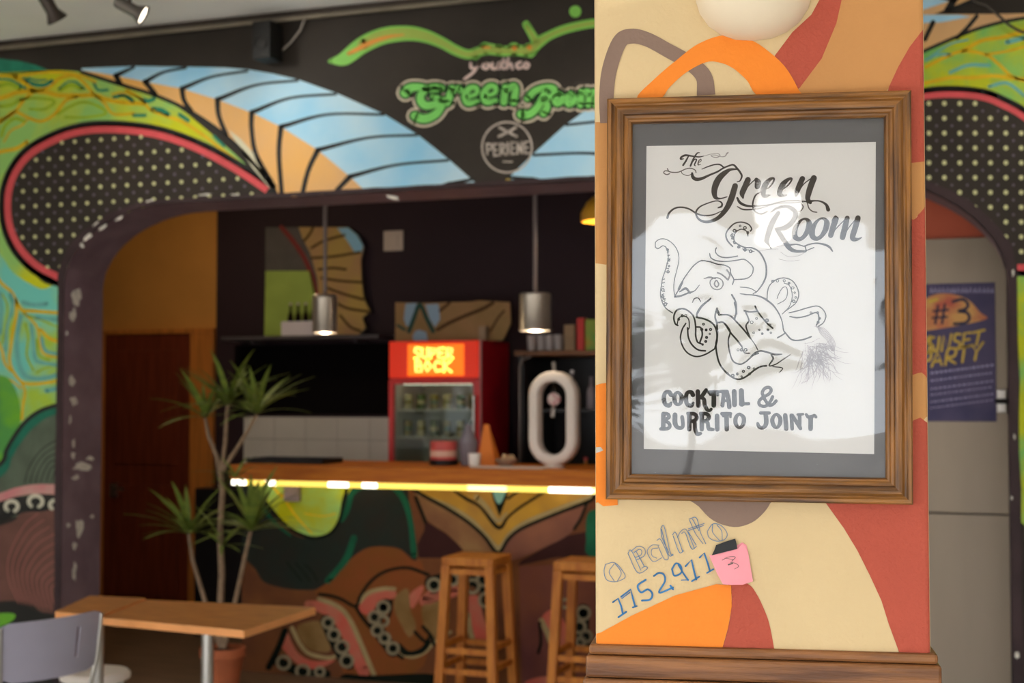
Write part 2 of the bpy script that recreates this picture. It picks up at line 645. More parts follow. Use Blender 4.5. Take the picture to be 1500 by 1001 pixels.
for p, w in [(B([(170, 240), (140, 420), (150, 600), (200, 720), (300, 750), (400, 740), (470, 720)]), 7), (B([(255, 310), (275, 460), (290, 590), (340, 620), (470, 640)]), 5),
             (B([(340, 420), (370, 520), (470, 550)]), 5), (B([(0, 60), (10, 200), (0, 380)]), 7), (B([(90, 60), (110, 140), (60, 330), (45, 520)]), 4),
             (B([(190, 130), (280, 150), (380, 140)]), 6), (B([(300, 250), (470, 270)]), 5), (B([(380, 850), (470, 830)]), 7)]:
    PW.stroke(p, w)
PW.done('mural_pale_teal_leaves', m_tealp, wall_mural, 4)
m_gr3 = mat('mural_grass_green', (80, 150, 70), 0.6, rgb2=(110, 175, 30), scale=6)
PW.begin().fill([(-60, 552), (0, 550), (18, 562), (29, 590), (30, 620), (22, 655), (8, 690), (-60, 780)]).done('mural_grass_lobe', m_gr3, wall_mural, 4)

# dotted panel with its pink ring
ring_out = [(402, 281), (355, 244), (305, 215), (255, 195), (205, 184), (150, 181), (105, 187), (68, 200), (36, 220), (15, 245), (5, 276), (3, 312), (9, 345), (25, 377), (50, 402), (92, 420), (240, 410), (400, 330)]
ring_mid = [(392, 279), (350, 251), (300, 223), (250, 203), (203, 193), (150, 190), (110, 195), (75, 208), (45, 226), (25, 250), (14, 278), (12, 311), (18, 341), (33, 368), (57, 391), (92, 409)]
PW.begin().fill(ring_out).stroke(ring_mid, 27, cap=False).done('mural_ring_outline', m_ink, wall_mural, 5)
PW.begin().fill(ring_mid + [(240, 400), (380, 330)]).done('mural_dot_ground', m_dotg, wall_mural, 6)
PW.begin().stroke(ring_mid, 10, cap=False).done('mural_pink_ring', m_pink, wall_mural, 7)
poly = smooth_path(ring_mid + [(240, 420), (380, 340)], True, 5)
big, small = [], []
p0 = on_y(34, 303, YW); p1 = on_y(109, 303, YW); p2 = on_y(34, 393, YW)
du = (p1.x - p0.x) / 4; dv = (p0.z - p2.z) / 4


def to_px(x, z):
    d = Vector((x, YW, z)) - CAM
    k = d.dot(FWD)
    return 750 + F_PX * d.dot(RIGHT) / k, 500.5 - F_PX * d.dot(UPV) / k


for i in range(-3, 24):
    for j in range(-6, 8):
        for lst, ox in ((big, 0), (small, 0.5)):
            x, y = to_px(p0.x + (i + ox) * du, p0.z - (j + ox) * dv)
            ok = all(inside(x + a, y + b, poly) for a, b in ((7, 0), (-7, 0), (0, 7), (0, -7)))
            if ok: lst.append((x, y))
PW.begin()
for x, y in big: PW.dot(x, y, 2.7, 2.9)
PW.done('mural_pale_dots', m_dot, wall_mural, 7)
PW.begin()
for x, y in small: PW.dot(x, y, 1.9, 2.1)
PW.done('mural_violet_dots', m_dot2, wall_mural, 7)

# feather ribs sweeping up to the middle, mirrored on the far side
kinks = [(120, 103), (170, 111), (213, 120), (267, 130), (319, 146), (369, 165), (412, 186), (466, 220), (513, 259), (548, 292)]
tops = [(120, 100), (198, 97), (274, 98), (330, 99), (364, 102), (400, 108), (438, 117), (494, 137), (564, 168), (613, 198), (658, 234), (690, 262), (706, 277)]
base = [(120, 106), (177, 124), (228, 140), (280, 164), (331, 199), (370, 238), (404, 281)]
ribs = [((198, 98), (170, 111), (177, 123)), ((274, 99), (240, 106), (213, 120), (228, 138)), ((364, 104), (310, 113), (267, 130), (270, 147), (281, 164)),
        ((438, 118), (375, 125), (319, 146), (321, 170), (332, 198)), ((494, 138), (425, 144), (369, 165), (369, 190), (376, 228), (402, 274)),
        ((564, 168), (480, 168), (412, 186), (409, 225), (413, 284)), ((613, 198), (540, 202), (466, 220), (452, 250), (443, 286)),
        ((658, 235), (580, 242), (513, 259), (494, 279)), ((696, 262), (660, 270), (625, 282))]
m_wh = m_cream
for P_, s in ((PW, ''), (PM, '_mirrored')):
    P_.begin().fill(kinks + [(548, 300), (404, 300)] + base[::-1], smooth=False).done('mural_tan_ribs', m_tan, wall_mural, 5)
    P_.begin().fill(tops + [(690, 296), (548, 296)] + kinks[::-1], smooth=False).done('mural_blue_ribs', m_blue, wall_mural, 5)
    P_.begin()
    for r_ in ribs: 
        k_ = 1 if len(r_) <= 3 else (2 if len(r_) <= 5 else 2)
        up_, dn_ = list(r_[:k_ + 1]), list(r_[k_:])
        P_.stroke(up_, [4.0] * k_ + [7], cap=False).stroke(dn_, [8] + [7] * (len(dn_) - 1), cap=True)
    P_.stroke(base, 5.5).done('mural_rib_outlines', m_ink, wall_mural, 6)
    P_.begin().fill([(335, 190), (352, 203), (375, 228), (402, 270), (396, 276), (370, 246), (350, 215)], smooth=False).done('mural_cream_sliver', m_cream, wall_mural, 6)
PW.begin().fill([(745, 258), (762, 284), (728, 284)], smooth=False).done('mural_yellow_tip', m_yel, wall_mural, 5)

# right end of the mural, beyond the pillar
R_ = lambda p: T(1340, 0, 3.85, p)
PW.begin().fill([(1200, 190), (1300, 100), (1354, 75), (1405, 53), (1444, 39), (1500, 27), (1640, 10), (1700, 300), (1700, 760), (1490, 760), (1490, 420), (1470, 330), (1300, 220)]).done('mural_leaf_ground', mat('mural_lime_ground', (184, 192, 18), 0.6, rgb2=(118, 186, 96), scale=5, ramp=(.38, .56)), wall_mural, 7)
PW.begin().fill([(1300, 100), (1354, 74), (1405, 52), (1444, 38), (1500, 26), (1640, 8), (1640, 12), (1500, 20), (1430, 21), (1350, 21), (1290, 30), (1260, 90)], smooth=False).done('mural_tan_ribs', m_tan, wall_mural, 8)
PW.begin().fill([(1300, 22), (1356, 22), (1405, 22), (1422, 25), (1379, 33), (1355, 34), (1310, 40)], smooth=False).done('mural_blue_ribs', m_blue, wall_mural, 9)
PW.begin().stroke([(1240, 140), (1300, 100), (1354, 75), (1405, 53), (1444, 39), (1500, 27), (1640, 9)], 5).stroke([(1431, 24), (1418, 40), (1402, 56)], 6).stroke([(1367, 33), (1355, 58)], 7).done('mural_rib_outlines', m_ink, wall_mural, 10)
ro2 = [(1240, 190), (1300, 142), (1354, 130), (1392, 127), (1439, 130), (1470, 143), (1500, 161), (1560, 210), (1600, 290), (1600, 350), (1560, 400), (1490, 400), (1420, 300), (1300, 250)]
rm2 = [(1240, 205), (1300, 155), (1354, 142), (1395, 139), (1439, 143), (1470, 155), (1500, 172), (1553, 215), (1590, 290), (1590, 345), (1556, 390), (1490, 392)]
PW.begin().fill(ro2).stroke(rm2, 26, cap=False).done('mural_ring_outline', m_ink, wall_mural, 9)
PW.begin().fill(rm2 + [(1420, 300), (1300, 250)]).done('mural_dot_ground', m_dotg, wall_mural, 10)
PW.begin().stroke(rm2, 9, cap=False).done('mural_pink_ring', m_pink, wall_mural, 11)
poly = smooth_path(rm2 + [(1420, 310), (1300, 260)], True, 5)
PW.begin()
for i in range(-6, 12):
    for j in range(-2, 12):
        x, y = 1361 + 22.5 * i, 152 + 21.7 * j
        if all(inside(x + a, y + b, poly) for a, b in ((7, 0), (-7, 0), (0, 7), (0, -7))): PW.dot(x, y, 3.3, 3.5)
PW.done('mural_pale_dots', m_dot, wall_mural, 11)
PW.begin()
for i in range(-6, 12):
    for j in range(-2, 12):
        x, y = 1372 + 22.5 * i, 163 + 21.7 * j
        if all(inside(x + a, y + b, poly) for a, b in ((7, 0), (-7, 0), (0, 7), (0, -7))): PW.dot(x, y, 1.8, 1.9)
PW.done('mural_violet_dots', m_dot2, wall_mural, 11)
PW.begin()
for p, w in [(R_([(60, 380), (160, 330), (270, 290), (400, 310), (480, 370), (560, 440), (700, 470)]), 5), (R_([(60, 470), (200, 440), (330, 440), (450, 430), (620, 450)]), 6),
             (R_([(270, 290), (380, 230), (500, 210), (640, 170)]), 6), (R_([(400, 310), (520, 290), (640, 260)]), 4)]:
    PW.stroke(p, w)
PW.done('mural_yellow_veins', m_yel, wall_mural, 9)
PW.begin()
for p, w in [(R_([(60, 340), (130, 310), (200, 310)]), 4), (R_([(520, 240), (616, 215)]), 7), (R_([(90, 320), (200, 250), (300, 225)]), 3), (R_([(200, 410), (300, 370), (420, 370)]), 5), (R_([(420, 490), (520, 470), (616, 540)]), 5)]:
    PW.stroke(p, w)
PW.done('mural_teal_veins', m_tealp, wall_mural, 9)

# sign lettering painted over the opening
m_sg = mat('sign_light_green', (132, 222, 108), 0.5, var=0.1, scale=10)
m_sgd = mat('sign_dark_green', (30, 66, 34), 0.5)
m_sgp = mat('sign_pale_outline', (222, 206, 182), 0.5, var=0.1, scale=10)
m_olive = mat('swash_olive', (166, 188, 84), 0.5, var=0.1, scale=6)
m_swg = mat('swash_green', (136, 206, 90), 0.5, var=0.1, scale=6)
m_org = mat('swash_orange', (222, 150, 60), 0.5)
m_lpink = mat('script_pale_pink', (232, 204, 196), 0.5)
G_ = lambda p: T(470, 20, 3.659, p)
letters = [
    (G_([(455, 425), (480, 400), (530, 395), (580, 405), (640, 405)]), [13, 11, 9, 8, 8]),
    (G_([(650, 400), (600, 395), (550, 420), (535, 460), (560, 492), (610, 488), (640, 462), (600, 445)]), [8, 8, 9, 10, 10, 9, 7, 5]),
    (G_([(655, 465), (645, 505), (610, 545), (555, 565), (505, 550)]), [8, 9, 10, 11, 11]),
    (G_([(705, 400), (680, 480)]), [8, 9]), (G_([(705, 425), (735, 402), (750, 410)]), [5, 7, 8]),
    (G_([(785, 450), (835, 430), (835, 400), (800, 400), (775, 440), (790, 480), (840, 470)]), [5, 5, 6, 7, 9, 8, 5]),
    (G_([(885, 445), (935, 425), (935, 393), (900, 393), (875, 435), (890, 475), (940, 465)]), [5, 5, 6, 7, 9, 8, 5]),
    (G_([(990, 395), (982, 475)]), [8, 9]), (G_([(995, 420), (1025, 390), (1045, 400), (1035, 475)]), [5, 7, 8, 9]),
    (G_([(1075, 540), (1120, 540), (1165, 500), (1200, 430), (1210, 410)]), [11, 10, 9, 8, 6]),
    (G_([(1110, 455), (1150, 415), (1210, 395), (1250, 405), (1245, 440), (1190, 460)]), [8, 8, 7, 8, 7, 5]),
    (G_([(1200, 460), (1215, 500), (1195, 535)]), [7, 8, 9]),
    (G_([(1275, 432), (1255, 460), (1270, 485), (1295, 462), (1285, 435)]), [6, 8, 7, 8, 6]),
    (G_([(1340, 430), (1318, 460), (1332, 488), (1360, 462), (1350, 435)]), [6, 8, 7, 8, 6]),
    (G_([(1400, 420), (1392, 490)]), [7, 8]), (G_([(1405, 440), (1425, 418), (1440, 430), (1434, 490)]), [5, 6, 7, 7]), (G_([(1445, 440), (1465, 418), (1482, 430), (1476, 490)]), [5, 6, 7, 7])]
for name, extra, m_, lay in (('sign_letter_outline', 14, m_sgp, 7), ('sign_letter_shadow', 8, m_sgd, 8), ('sign_letters', 1.6, m_sg, 9)):
    PW.begin()
    for p, w in letters: PW.stroke(p, [q + extra for q in w])
    PW.done(name, m_, wall_mural, lay)
sw = [(484, 90), (505, 86), (532, 66), (562, 53), (596, 49), (623, 53), (648, 63), (668, 74), (686, 80), (702, 76), (715, 72), (735, 75), (755, 74), (775, 74), (790, 62), (804, 53), (825, 44), (853, 37), (880, 34), (915, 38), (950, 50)]
sww = [6, 20, 24, 24, 22, 19, 16, 15, 14, 15, 17, 15, 16, 17, 16, 13, 13, 13, 13, 14, 12]
PW.begin().stroke(sw, sww).stroke([(771, 36), (778, 48), (786, 62)], [11, 12, 14]).dot(843, 17, 9)
for x, y, r in ((711, 71, 9), (731, 73, 8), (753, 72, 10), (776, 74, 11), (697, 80, 8)): PW.dot(x, y, r)
PW.done('swash_green', m_swg, wall_mural, 7)
PW.begin().stroke(sw[2:], [q - 7 for q in sww[2:]]).stroke([(772, 40), (779, 50), (786, 62)], [5, 6, 8]).done('swash_olive', m_olive, wall_mural, 8)
PW.begin().stroke([(511, 79), (525, 72), (545, 62), (570, 54), (592, 51)], [5, 7, 7, 5, 2]).dot(754, 71, 4).dot(776, 70, 4).stroke([(708, 70), (718, 70)], 3).done('swash_orange', m_org, wall_mural, 9)
PW.begin()
Yo = lambda p: p
for p in ([(690, 93), (691, 100), (699, 99), (703, 92)], [(703, 92), (694, 106), (681, 116)], [(712, 93), (707, 98), (713, 101), (717, 95), (712, 93)],
          [(722, 93), (721, 100), (728, 100), (731, 92), (731, 101)], [(738, 87), (735, 98), (739, 101)], [(733, 92), (742, 91)], [(745, 86), (742, 101), (748, 93), (751, 101)],
          [(763, 91), (757, 95), (759, 100), (765, 99)], [(771, 92), (767, 97), (772, 100), (775, 95), (771, 92)]):
    PW.stroke(p, 4.2)
PW.done('script_letters', m_lpink, wall_mural, 8)
# round badge
m_badge = mat('badge_grey', (204, 190, 178), 0.6, var=0.2, scale=20)
PW.begin()
PW.stroke([(743 + 36.5 * math.cos(a), 216 + 37 * math.sin(a)) for a in [2 * math.pi * k / 30 for k in range(30)]], 2.6, smooth=False, closed=True)
PW.stroke([(732, 187), (745, 194), (757, 200)], [4, 3.4, 4]).stroke([(756, 187), (744, 194), (731, 200)], [4, 3.4, 4])
Q = lambda p: T(690, 170, 7.895, p)
for p in ([(185, 320), (190, 445)], [(185, 325), (235, 330), (235, 385), (190, 390)], [(265, 320), (270, 465)], [(265, 325), (310, 325)], [(268, 395), (305, 395)], [(268, 460), (318, 455)],
          [(340, 320), (345, 450)], [(340, 322), (385, 330), (380, 380), (345, 385), (400, 450)], [(425, 310), (428, 445)], [(465, 305), (468, 445)], [(465, 308), (510, 305)], [(468, 375), (505, 372)], [(468, 442), (515, 438)],
          [(540, 305), (542, 440)], [(540, 308), (590, 435)], [(590, 300), (590, 435)], [(622, 300), (625, 435)], [(622, 302), (665, 298)], [(624, 368), (660, 366)], [(625, 432), (680, 430)]):
    PW.stroke(Q(p), 2.9)
PW.stroke(Q([(375, 530), (410, 528)]), 2).stroke(Q([(425, 532), (480, 530)]), 2).done('round_badge', m_badge, wall_mural, 7)

# lower left: green wing, pink arm with suckers, striped red lobe
m_wing = mat('mural_grey_green_wing', (92, 104, 86), 0.65, var=0.25, scale=8)
m_wedge = mat('mural_wing_edge', (22, 112, 88), 0.6, var=0.2, scale=10)
m_mar = mat('mural_maroon', (112, 74, 64), 0.65, var=0.25, scale=8)
m_mar2 = mat('mural_maroon_line', (150, 92, 82), 0.65)
m_ppk = mat('mural_dusty_pink', (200, 118, 122), 0.6, rgb2=(196, 150, 140), scale=8)
m_suck = mat('mural_sucker_cream', (206, 200, 178), 0.6)
D_ = lambda p: T(0, 580, 6.26, p)
wing = [(-200, 760), (-60, 720), (0, 683), (8, 665), (20, 644), (36, 622), (56, 605), (75, 597), (98, 592), (98, 740), (0, 760), (-200, 800)]
PW.begin().fill(wing).done('mural_wing', m_wing, wall_mural, 6)
PW.begin().stroke([(-60, 728), (0, 692), (12, 668), (24, 648), (40, 627), (60, 610), (78, 602), (98, 597)], 13).done('mural_wing_edge', m_wedge, wall_mural, 7)
PW.begin().stroke([(-60, 720), (0, 681), (10, 660), (20, 642), (36, 620), (56, 604), (76, 596), (98, 591)], 6)
for k in range(7):
    PW.stroke(D_([(230 + 50 * k, 800 - 4 * k), (270 + 46 * k, 660 + 12 * k), (380 + 26 * k, 500 + 38 * k), (530, 400 + 62 * k)]), 1.5)
PW.fill([(-60, 745), (0, 726), (30, 728), (60, 724), (98, 722), (98, 758), (60, 752), (20, 756), (-10, 775), (-60, 790)]).done('mural_wing_lines', m_ink, wall_mural, 8)
PW.begin().stroke([(-60, 745), (0, 729), (25, 721), (50, 717), (75, 717), (98, 719)], [14, 12, 13, 14, 15, 16]).done('mural_pink_arm', m_ppk, wall_mural, 9)
PW.begin()
for x, y, r in ((18, 742, 9), (53, 735, 10), (82, 740, 8)):
    PW.stroke([(x + r * math.cos(a), y + r * .85 * math.sin(a)) for a in [math.radians(130 + 290 * k / 12) for k in range(13)]], 5.5)
PW.done('mural_suckers', m_suck, wall_mural, 10)
PW.begin().fill([(-200, 800), (0, 770), (30, 753), (60, 750), (98, 757), (98, 900), (60, 896), (20, 880), (-200, 890)]).done('mural_red_lobe', m_mar, wall_mural, 9)
PW.begin()
for k in range(11):
    PW.stroke([(60 + 8 * k - 3, 752 + 10 * k), (35 + 6.5 * k, 772 + 9 * k), (14 + 7 * k, 815 + 5 * k), (14 + 7 * k, 850 + 2.5 * k), (28 + 6 * k, 884 + k)][:5], 1.6)
PW.done('mural_red_lobe_lines', m_mar2, wall_mural, 10)
PW.begin().fill([(-200, 890), (20, 882), (60, 897), (98, 902), (98, 1160), (-200, 1200)], smooth=False).done('mural_dark_foot', m_ink, wall_mural, 11)
PW.begin().fill([(-40, 905), (8, 898), (24, 902), (10, 915), (-30, 925)]).done('mural_green_leaf', m_gr3, wall_mural, 12)

# ------------------------------------------------------------------ ceiling edge, doors, right-hand partition
m_pipe = mat('dark_brown_moulding', (58, 48, 40), 0.5, var=0.2)
m_pipe2 = mat('grey_cable_duct', (126, 116, 100), 0.5, var=0.2)
tr = box('trim_1', (XL + .002, YW - 0.05, ZC - 0.035), (XR - .002, YW - 0.013, ZC - 0.002), m_pipe); S(tr)
tube('cable_duct', [(XL + .01, YW - 0.06, ZC - 0.045), (XR - .01, YW - 0.06, ZC - 0.045)], 0.012, m_pipe2, tr)

m_frame = mat('orange_brown_door_casing', (206, 126, 54), 0.5, var=0.3, scale=6, stretch=(8, 8, 0.6))
m_door = mat('dark_mahogany_door', (120, 52, 30), 0.4, var=0.35, scale=5, stretch=(8, 8, 0.5))
m_steel = mat('brushed_steel', (190, 186, 180), 0.3, 1.0)
dx0, dx1, dzt = on_y(160, 490, YB).x, on_y(285, 490, YB).x, on_y(230, 490, YB).z
d1 = S(box('door_1', (dx0, YB - 0.045, 0.006), (dx1, YB - 0.002, dzt), m_door))
tag(d1, 'dark mahogany door in an orange-brown casing, left of the bar')
box('door_panel', (dx0 + .1, YB - 0.052, 1.1), (dx1 - .1, YB - 0.044, dzt - .12), m_door, d1, .004)
box('door_panel', (dx0 + .1, YB - 0.052, .15), (dx1 - .1, YB - 0.044, .95), m_door, d1, .004)
cw0 = on_y(150, 490, YB).x
box('casing', (cw0, YB - 0.06, 0), (dx0, YB - 0.002, dzt), m_frame, d1, .004)
box('casing', (dx1, YB - 0.06, 0), (XO - .01, YB - 0.002, dzt), m_frame, d1, .004)
box('casing', (cw0, YB - 0.061, dzt), (XO - .01, YB - 0.002, dzt + .035), m_frame, d1, .004)
hp = on_y(175, 715, YB)
hd = box('door_handle', (hp.x - .01, YB - 0.1, hp.z - .01), (hp.x + .1, YB - 0.085, hp.z + .01), m_steel, d1, .004)
box('handle_plate', (hp.x - .02, YB - 0.086, hp.z - .06), (hp.x + .02, YB - 0.044, hp.z + .04), m_steel, hd, .004)

# partition at the right of the bar, with a grey panel door
YP = 6.95
pw = S(box('wall_partition', (-1.02, YP, 0), (XR - .002, YP + 0.12, 3.198), m_red))
S(box('wall_partition', (-1.02, YP + .12, 0), (-0.9, YB - .035, 3.198), m_dark))
m_gdoor = mat('taupe_laminate_door', (168, 152, 134), 0.45, var=0.12, scale=1.5, stretch=(3, 3, .4))
m_gap = mat('shadow_gap', (50, 42, 38), 0.8)
zt2 = on_y(1420, 350, YP).z
zj = on_y(1420, 752, YP).z
d2 = box('door_2', (-0.95, YP - 0.035, 0.01), (0.25, YP - .002, zt2), m_gap); S(d2)
tag(d2, 'tall taupe two-panel door with a party poster, right of the pillar')
box('door_panel', (-0.95, YP - 0.05, zj + .004), (0.25, YP - .034, zt2), m_gdoor, d2, .003)
box('door_panel', (-0.95, YP - 0.05, 0.012), (0.25, YP - .034, zj - .004), m_gdoor, d2, .003)
h2 = on_y(1468, 588, YP - .06)
lk = box('door_latch', (h2.x - .022, YP - .075, h2.z - .055), (h2.x + .022, YP - .049, h2.z + .055), m_steel, d2, .006)
tube('latch_bolt', [(h2.x - .03, YP - .085, h2.z), (h2.x + .05, YP - .085, h2.z)], .012, mat('black_metal', (30, 28, 28), .4, .5), lk)

# party poster on that door
PP = Paint(lambda x, y: on_y(x, y, YP - .0535), (0, -1, 0), 0.0004)
m_pp = mat('poster_indigo', (48, 44, 84), 0.4, rgb2=(76, 66, 100), scale=5)
m_ppy = mat('poster_yellow', (214, 178, 70), 0.4)
m_ppw = mat('poster_lilac', (158, 150, 186), 0.4)
m_ppo = mat('poster_orange', (214, 160, 90), 0.4, rgb2=(190, 90, 70), scale=9)
m_ppd = mat('poster_navy', (34, 32, 62), 0.4)
a0, a1 = on_y(1330, 417, YP - .05), on_y(1460, 618, YP - .05)
po = tag(box('party_poster', (a0.x, YP - .053, a1.z), (a1.x, YP - .0502, a0.z), m_pp), 'indigo party poster with yellow lettering and #3, on the taupe door', 'poster')
V_ = lambda p: T(1340, 250, 2.5, p)
PP.begin().fill(V_([(-20, 545), (40, 470), (110, 450), (190, 470), (240, 520), (260, 545), (120, 575), (-20, 590)])).done('sunset_disc', m_ppo, po, 1)
PP.begin()
for p, w in [([(85, 495), (75, 560)], 3.5), ([(110, 490), (100, 560)], 3.5), ([(68, 515), (122, 510)], 3.2), ([(64, 540), (118, 536)], 3.2),
             ([(140, 480), (175, 472), (195, 490), (185, 508), (160, 515), (190, 520), (200, 540), (185, 558), (145, 562)], 4.6)]:
    PP.stroke(V_(p), w)
PP.done_each('number_mark', m_ppd, po, 2)
PP.begin()
slant = lambda x, y: (x, y)
rows = [("S", [(70, 612), (52, 610), (48, 630), (66, 642), (64, 662), (42, 664)]), ("U", [(58, 612), (55, 655), (70, 662), (84, 652), (90, 610)]), ("N", [(98, 660), (106, 606), (124, 654), (134, 600)]),
        ("S", [(168, 600), (150, 600), (146, 622), (164, 630), (160, 650), (140, 652)]), ("E", [(205, 594), (182, 596), (174, 648), (200, 642)]), ("E2", [(178, 622), (200, 618)]),
        ("T", [(214, 594), (255, 584)]), ("T2", [(236, 590), (226, 640)]),
        ("P", [(30, 720), (40, 668), (60, 672), (54, 694), (36, 696)]), ("A", [(62, 718), (84, 664), (98, 712)]), ("A2", [(72, 700), (94, 696)]), ("R", [(112, 712), (122, 656), (150, 656), (144, 680), (120, 686), (148, 706)]),
        ("T", [(158, 652), (205, 642)]), ("T2", [(182, 648), (174, 702)]), ("Y", [(212, 640), (226, 664), (250, 630)]), ("Y2", [(226, 664), (220, 694)])]
for k, p in rows: PP.stroke(V_(p), 3.6, smooth=k in ('S', 'U', 'P', 'R'))
PP.stroke(V_([(55, 480), (80, 472)]), 5).done_each('party_letter', m_ppy, po, 2)
PP.begin()
random.seed(3)
for y0, h in ((438, 5.5), (742, 4), (770, 3), (800, 2.6), (822, 2.2), (848, 2.6), (870, 2)):
    x = 58
    while x < 285:
        w = random.uniform(6, 14)
        if y0 == 438: PP.stroke(V_([(x, y0 + 8), (x + w * .4, y0 - 10), (x + w * .8, y0 + 8)]), 2.0, smooth=False)
        else: PP.stroke(V_([(x, y0 - (x - 60) * .13), (x + w, y0 - (x + w - 60) * .13)]), h * .8, smooth=False, cap=False)
        x += w + 5
tag(PP.done('small_print', m_ppw, po, 2), kind='stuff')

# ------------------------------------------------------------------ the painted pillar
PA = math.radians(10.6)
PU = Vector((math.cos(PA), math.sin(PA), 0))
PN = Vector((math.sin(PA), -math.cos(PA), 0))        # towards the viewer
PO = CAM + ray(1113, 440) * 1.94
PMX = Matrix((( PU.x, -PN.x, 0, PO.x), (PU.y, -PN.y, 0, PO.y), (0, 0, 1, 0), (0, 0, 0, 1)))   # local x along the face, y into the pillar, z up
PL_, PR_ = -0.2262, 0.2205
m_pcream = mat('pillar_cream_paint', (218, 192, 146), 0.7, var=0.07, scale=6, bump=0.12, bscale=180)
m_pterr = mat('pillar_terracotta_paint', (182, 82, 62), 0.65, var=0.07, scale=6, bump=0.3, bscale=220)
m_ptan = mat('pillar_tan_paint', (198, 142, 84), 0.7, var=0.06, scale=6, bump=0.12, bscale=180)
m_porg = mat('pillar_orange_paint', (244, 138, 42), 0.65, var=0.06, scale=6, bump=0.12, bscale=180)
m_pbrn = mat('pillar_mauve_brown_paint', (138, 114, 100), 0.7, var=0.06, scale=6, bump=0.12, bscale=180)
bm = bmesh.new()
add_box(bm, (PL_, 0, 0.0), (PR_, 0.46, ZC - .001))
bmesh.ops.bevel(bm, geom=[e for e in bm.edges if abs(e.verts[0].co.z - e.verts[1].co.z) > 1], offset=0.006, segments=3, affect='EDGES', profile=0.5)
for v in bm.verts: v.co = PMX @ v.co
pillar = bm_obj('pillar', bm, m_pcream, None, True, 60)
tag(pillar, 'square pillar painted with cream, orange and terracotta waves', kind='structure')


def clip_pillar(bm):
    inv = PMX.inverted()
    for v in bm.verts: v.co = inv @ v.co
    cut_box(bm, (PL_ + .001, None, 0), (PR_ - .001, None, ZC))
    # the paint follows the rounded corners
    for v in bm.verts:
        for e, s in ((PL_, 1), (PR_, -1)):
            d = (v.co.x - e) * s
            if d < .006: v.co.y += .006 - math.sqrt(max(0, .006 ** 2 - (.006 - d) ** 2))
    for v in bm.verts: v.co = PMX @ v.co


def clip_pillar_fine(bm):
    inv = PMX.inverted()
    for e in (PL_ + .003, PL_ + .006, PR_ - .003, PR_ - .006):
        bmesh.ops.bisect_plane(bm, geom=bm.verts[:] + bm.edges[:] + bm.faces[:], plane_co=PMX @ Vector((e, 0, 0)), plane_no=PU)
    clip_pillar(bm)


PPL = Paint(lambda x, y: on_p(x, y, PO, PN), PN, 0.0003, clip_pillar_fine)
C7 = lambda p: T(860, 0, 2.328, p)
C8 = lambda p: T(860, 570, 2.322, p)
PPL.begin().fill(C7([(868, -200), (1300, -200), (1300, 90), (1150, 95), (1100, 160), (1060, 230), (1030, 300), (1000, 330), (700, 330), (725, 300), (800, 200), (850, 80), (868, 0)]), n=2, smooth=False)
PPL.fill([(860, 178), (895, 180), (900, 200), (900, 375), (888, 388), (860, 384)], smooth=False)
PPL.fill([(1300, 240), (1342, 236), (1375, 230), (1375, 306), (1346, 314), (1335, 330), (1300, 330)])
PPL.fill([(1300, 560), (1340, 548), (1375, 544), (1375, 600), (1356, 612), (1336, 640), (1310, 650)])
PPL.done('tan_waves', m_ptan, pillar, 1)
PPL.begin().fill(C7([(800, -200), (880, -200), (868, 0), (850, 80), (800, 200), (725, 300), (700, 320), (640, 290), (640, 190), (700, 110), (765, 50), (792, 0)]), smooth=False)
PPL.fill(C7([(1190, 60), (1150, 95), (1100, 160), (1060, 230), (1030, 295), (1020, 330), (1080, 560), (1190, 545)]), smooth=False)
PPL.fill([(1300, 330), (1338, 322), (1348, 312), (1375, 304), (1375, 546), (1350, 546), (1335, 550), (1300, 560)])
PPL.fill([(1322, 640), (1338, 616), (1348, 612), (1362, 622), (1376, 650), (1376, 1100), (1340, 1080), (1316, 953), (1302, 915), (1291, 880), (1274, 843), (1256, 807), (1236, 774), (1213, 742), (1190, 710)], smooth=False)
PPL.fill(C8([(470, 640), (545, 662), (575, 695), (600, 745), (620, 800), (637, 890), (645, 960), (430, 960), (462, 875), (480, 810), (490, 750), (490, 690)]))
PPL.done('terracotta_waves', m_pterr, pillar, 2)
PPL.begin().stroke(C7([(68, 420), (66, 335), (76, 240), (110, 145), (150, 124), (205, 135), (280, 175), (350, 215), (398, 262), (406, 325)]), [20, 21, 22, 22, 22, 21, 21, 22, 24, 27], cap=False)
PPL.fill(C8([(350, 360), (380, 400), (430, 448), (500, 470), (560, 455), (600, 422), (622, 390), (630, 360)]), n=4)
PPL.done('mauve_brown_waves', m_pbrn, pillar, 3)
PPL.begin().fill(C7([(170, 335), (230, 270), (300, 210), (380, 150), (470, 121), (560, 138), (630, 185), (680, 235), (720, 305), (725, 330), (590, 330), (545, 275), (500, 235), (455, 215), (405, 213), (335, 250), (280, 300), (250, 335)]))
PPL.fill(C8([(-20, 850), (48, 828), (150, 772), (300, 702), (440, 664), (490, 668), (492, 740), (480, 810), (455, 900), (440, 950), (-20, 950)]), smooth=False)
PPL.fill([(860, 568), (882, 562), (900, 560), (905, 740), (884, 742), (876, 736), (860, 742)], smooth=False)
PPL.done('orange_waves', m_porg, pillar, 4)
PPL.begin().fill([(868, 656), (880, 655), (884, 660), (868, 666)], smooth=False).done('paint_nick', m_chip, pillar, 5)

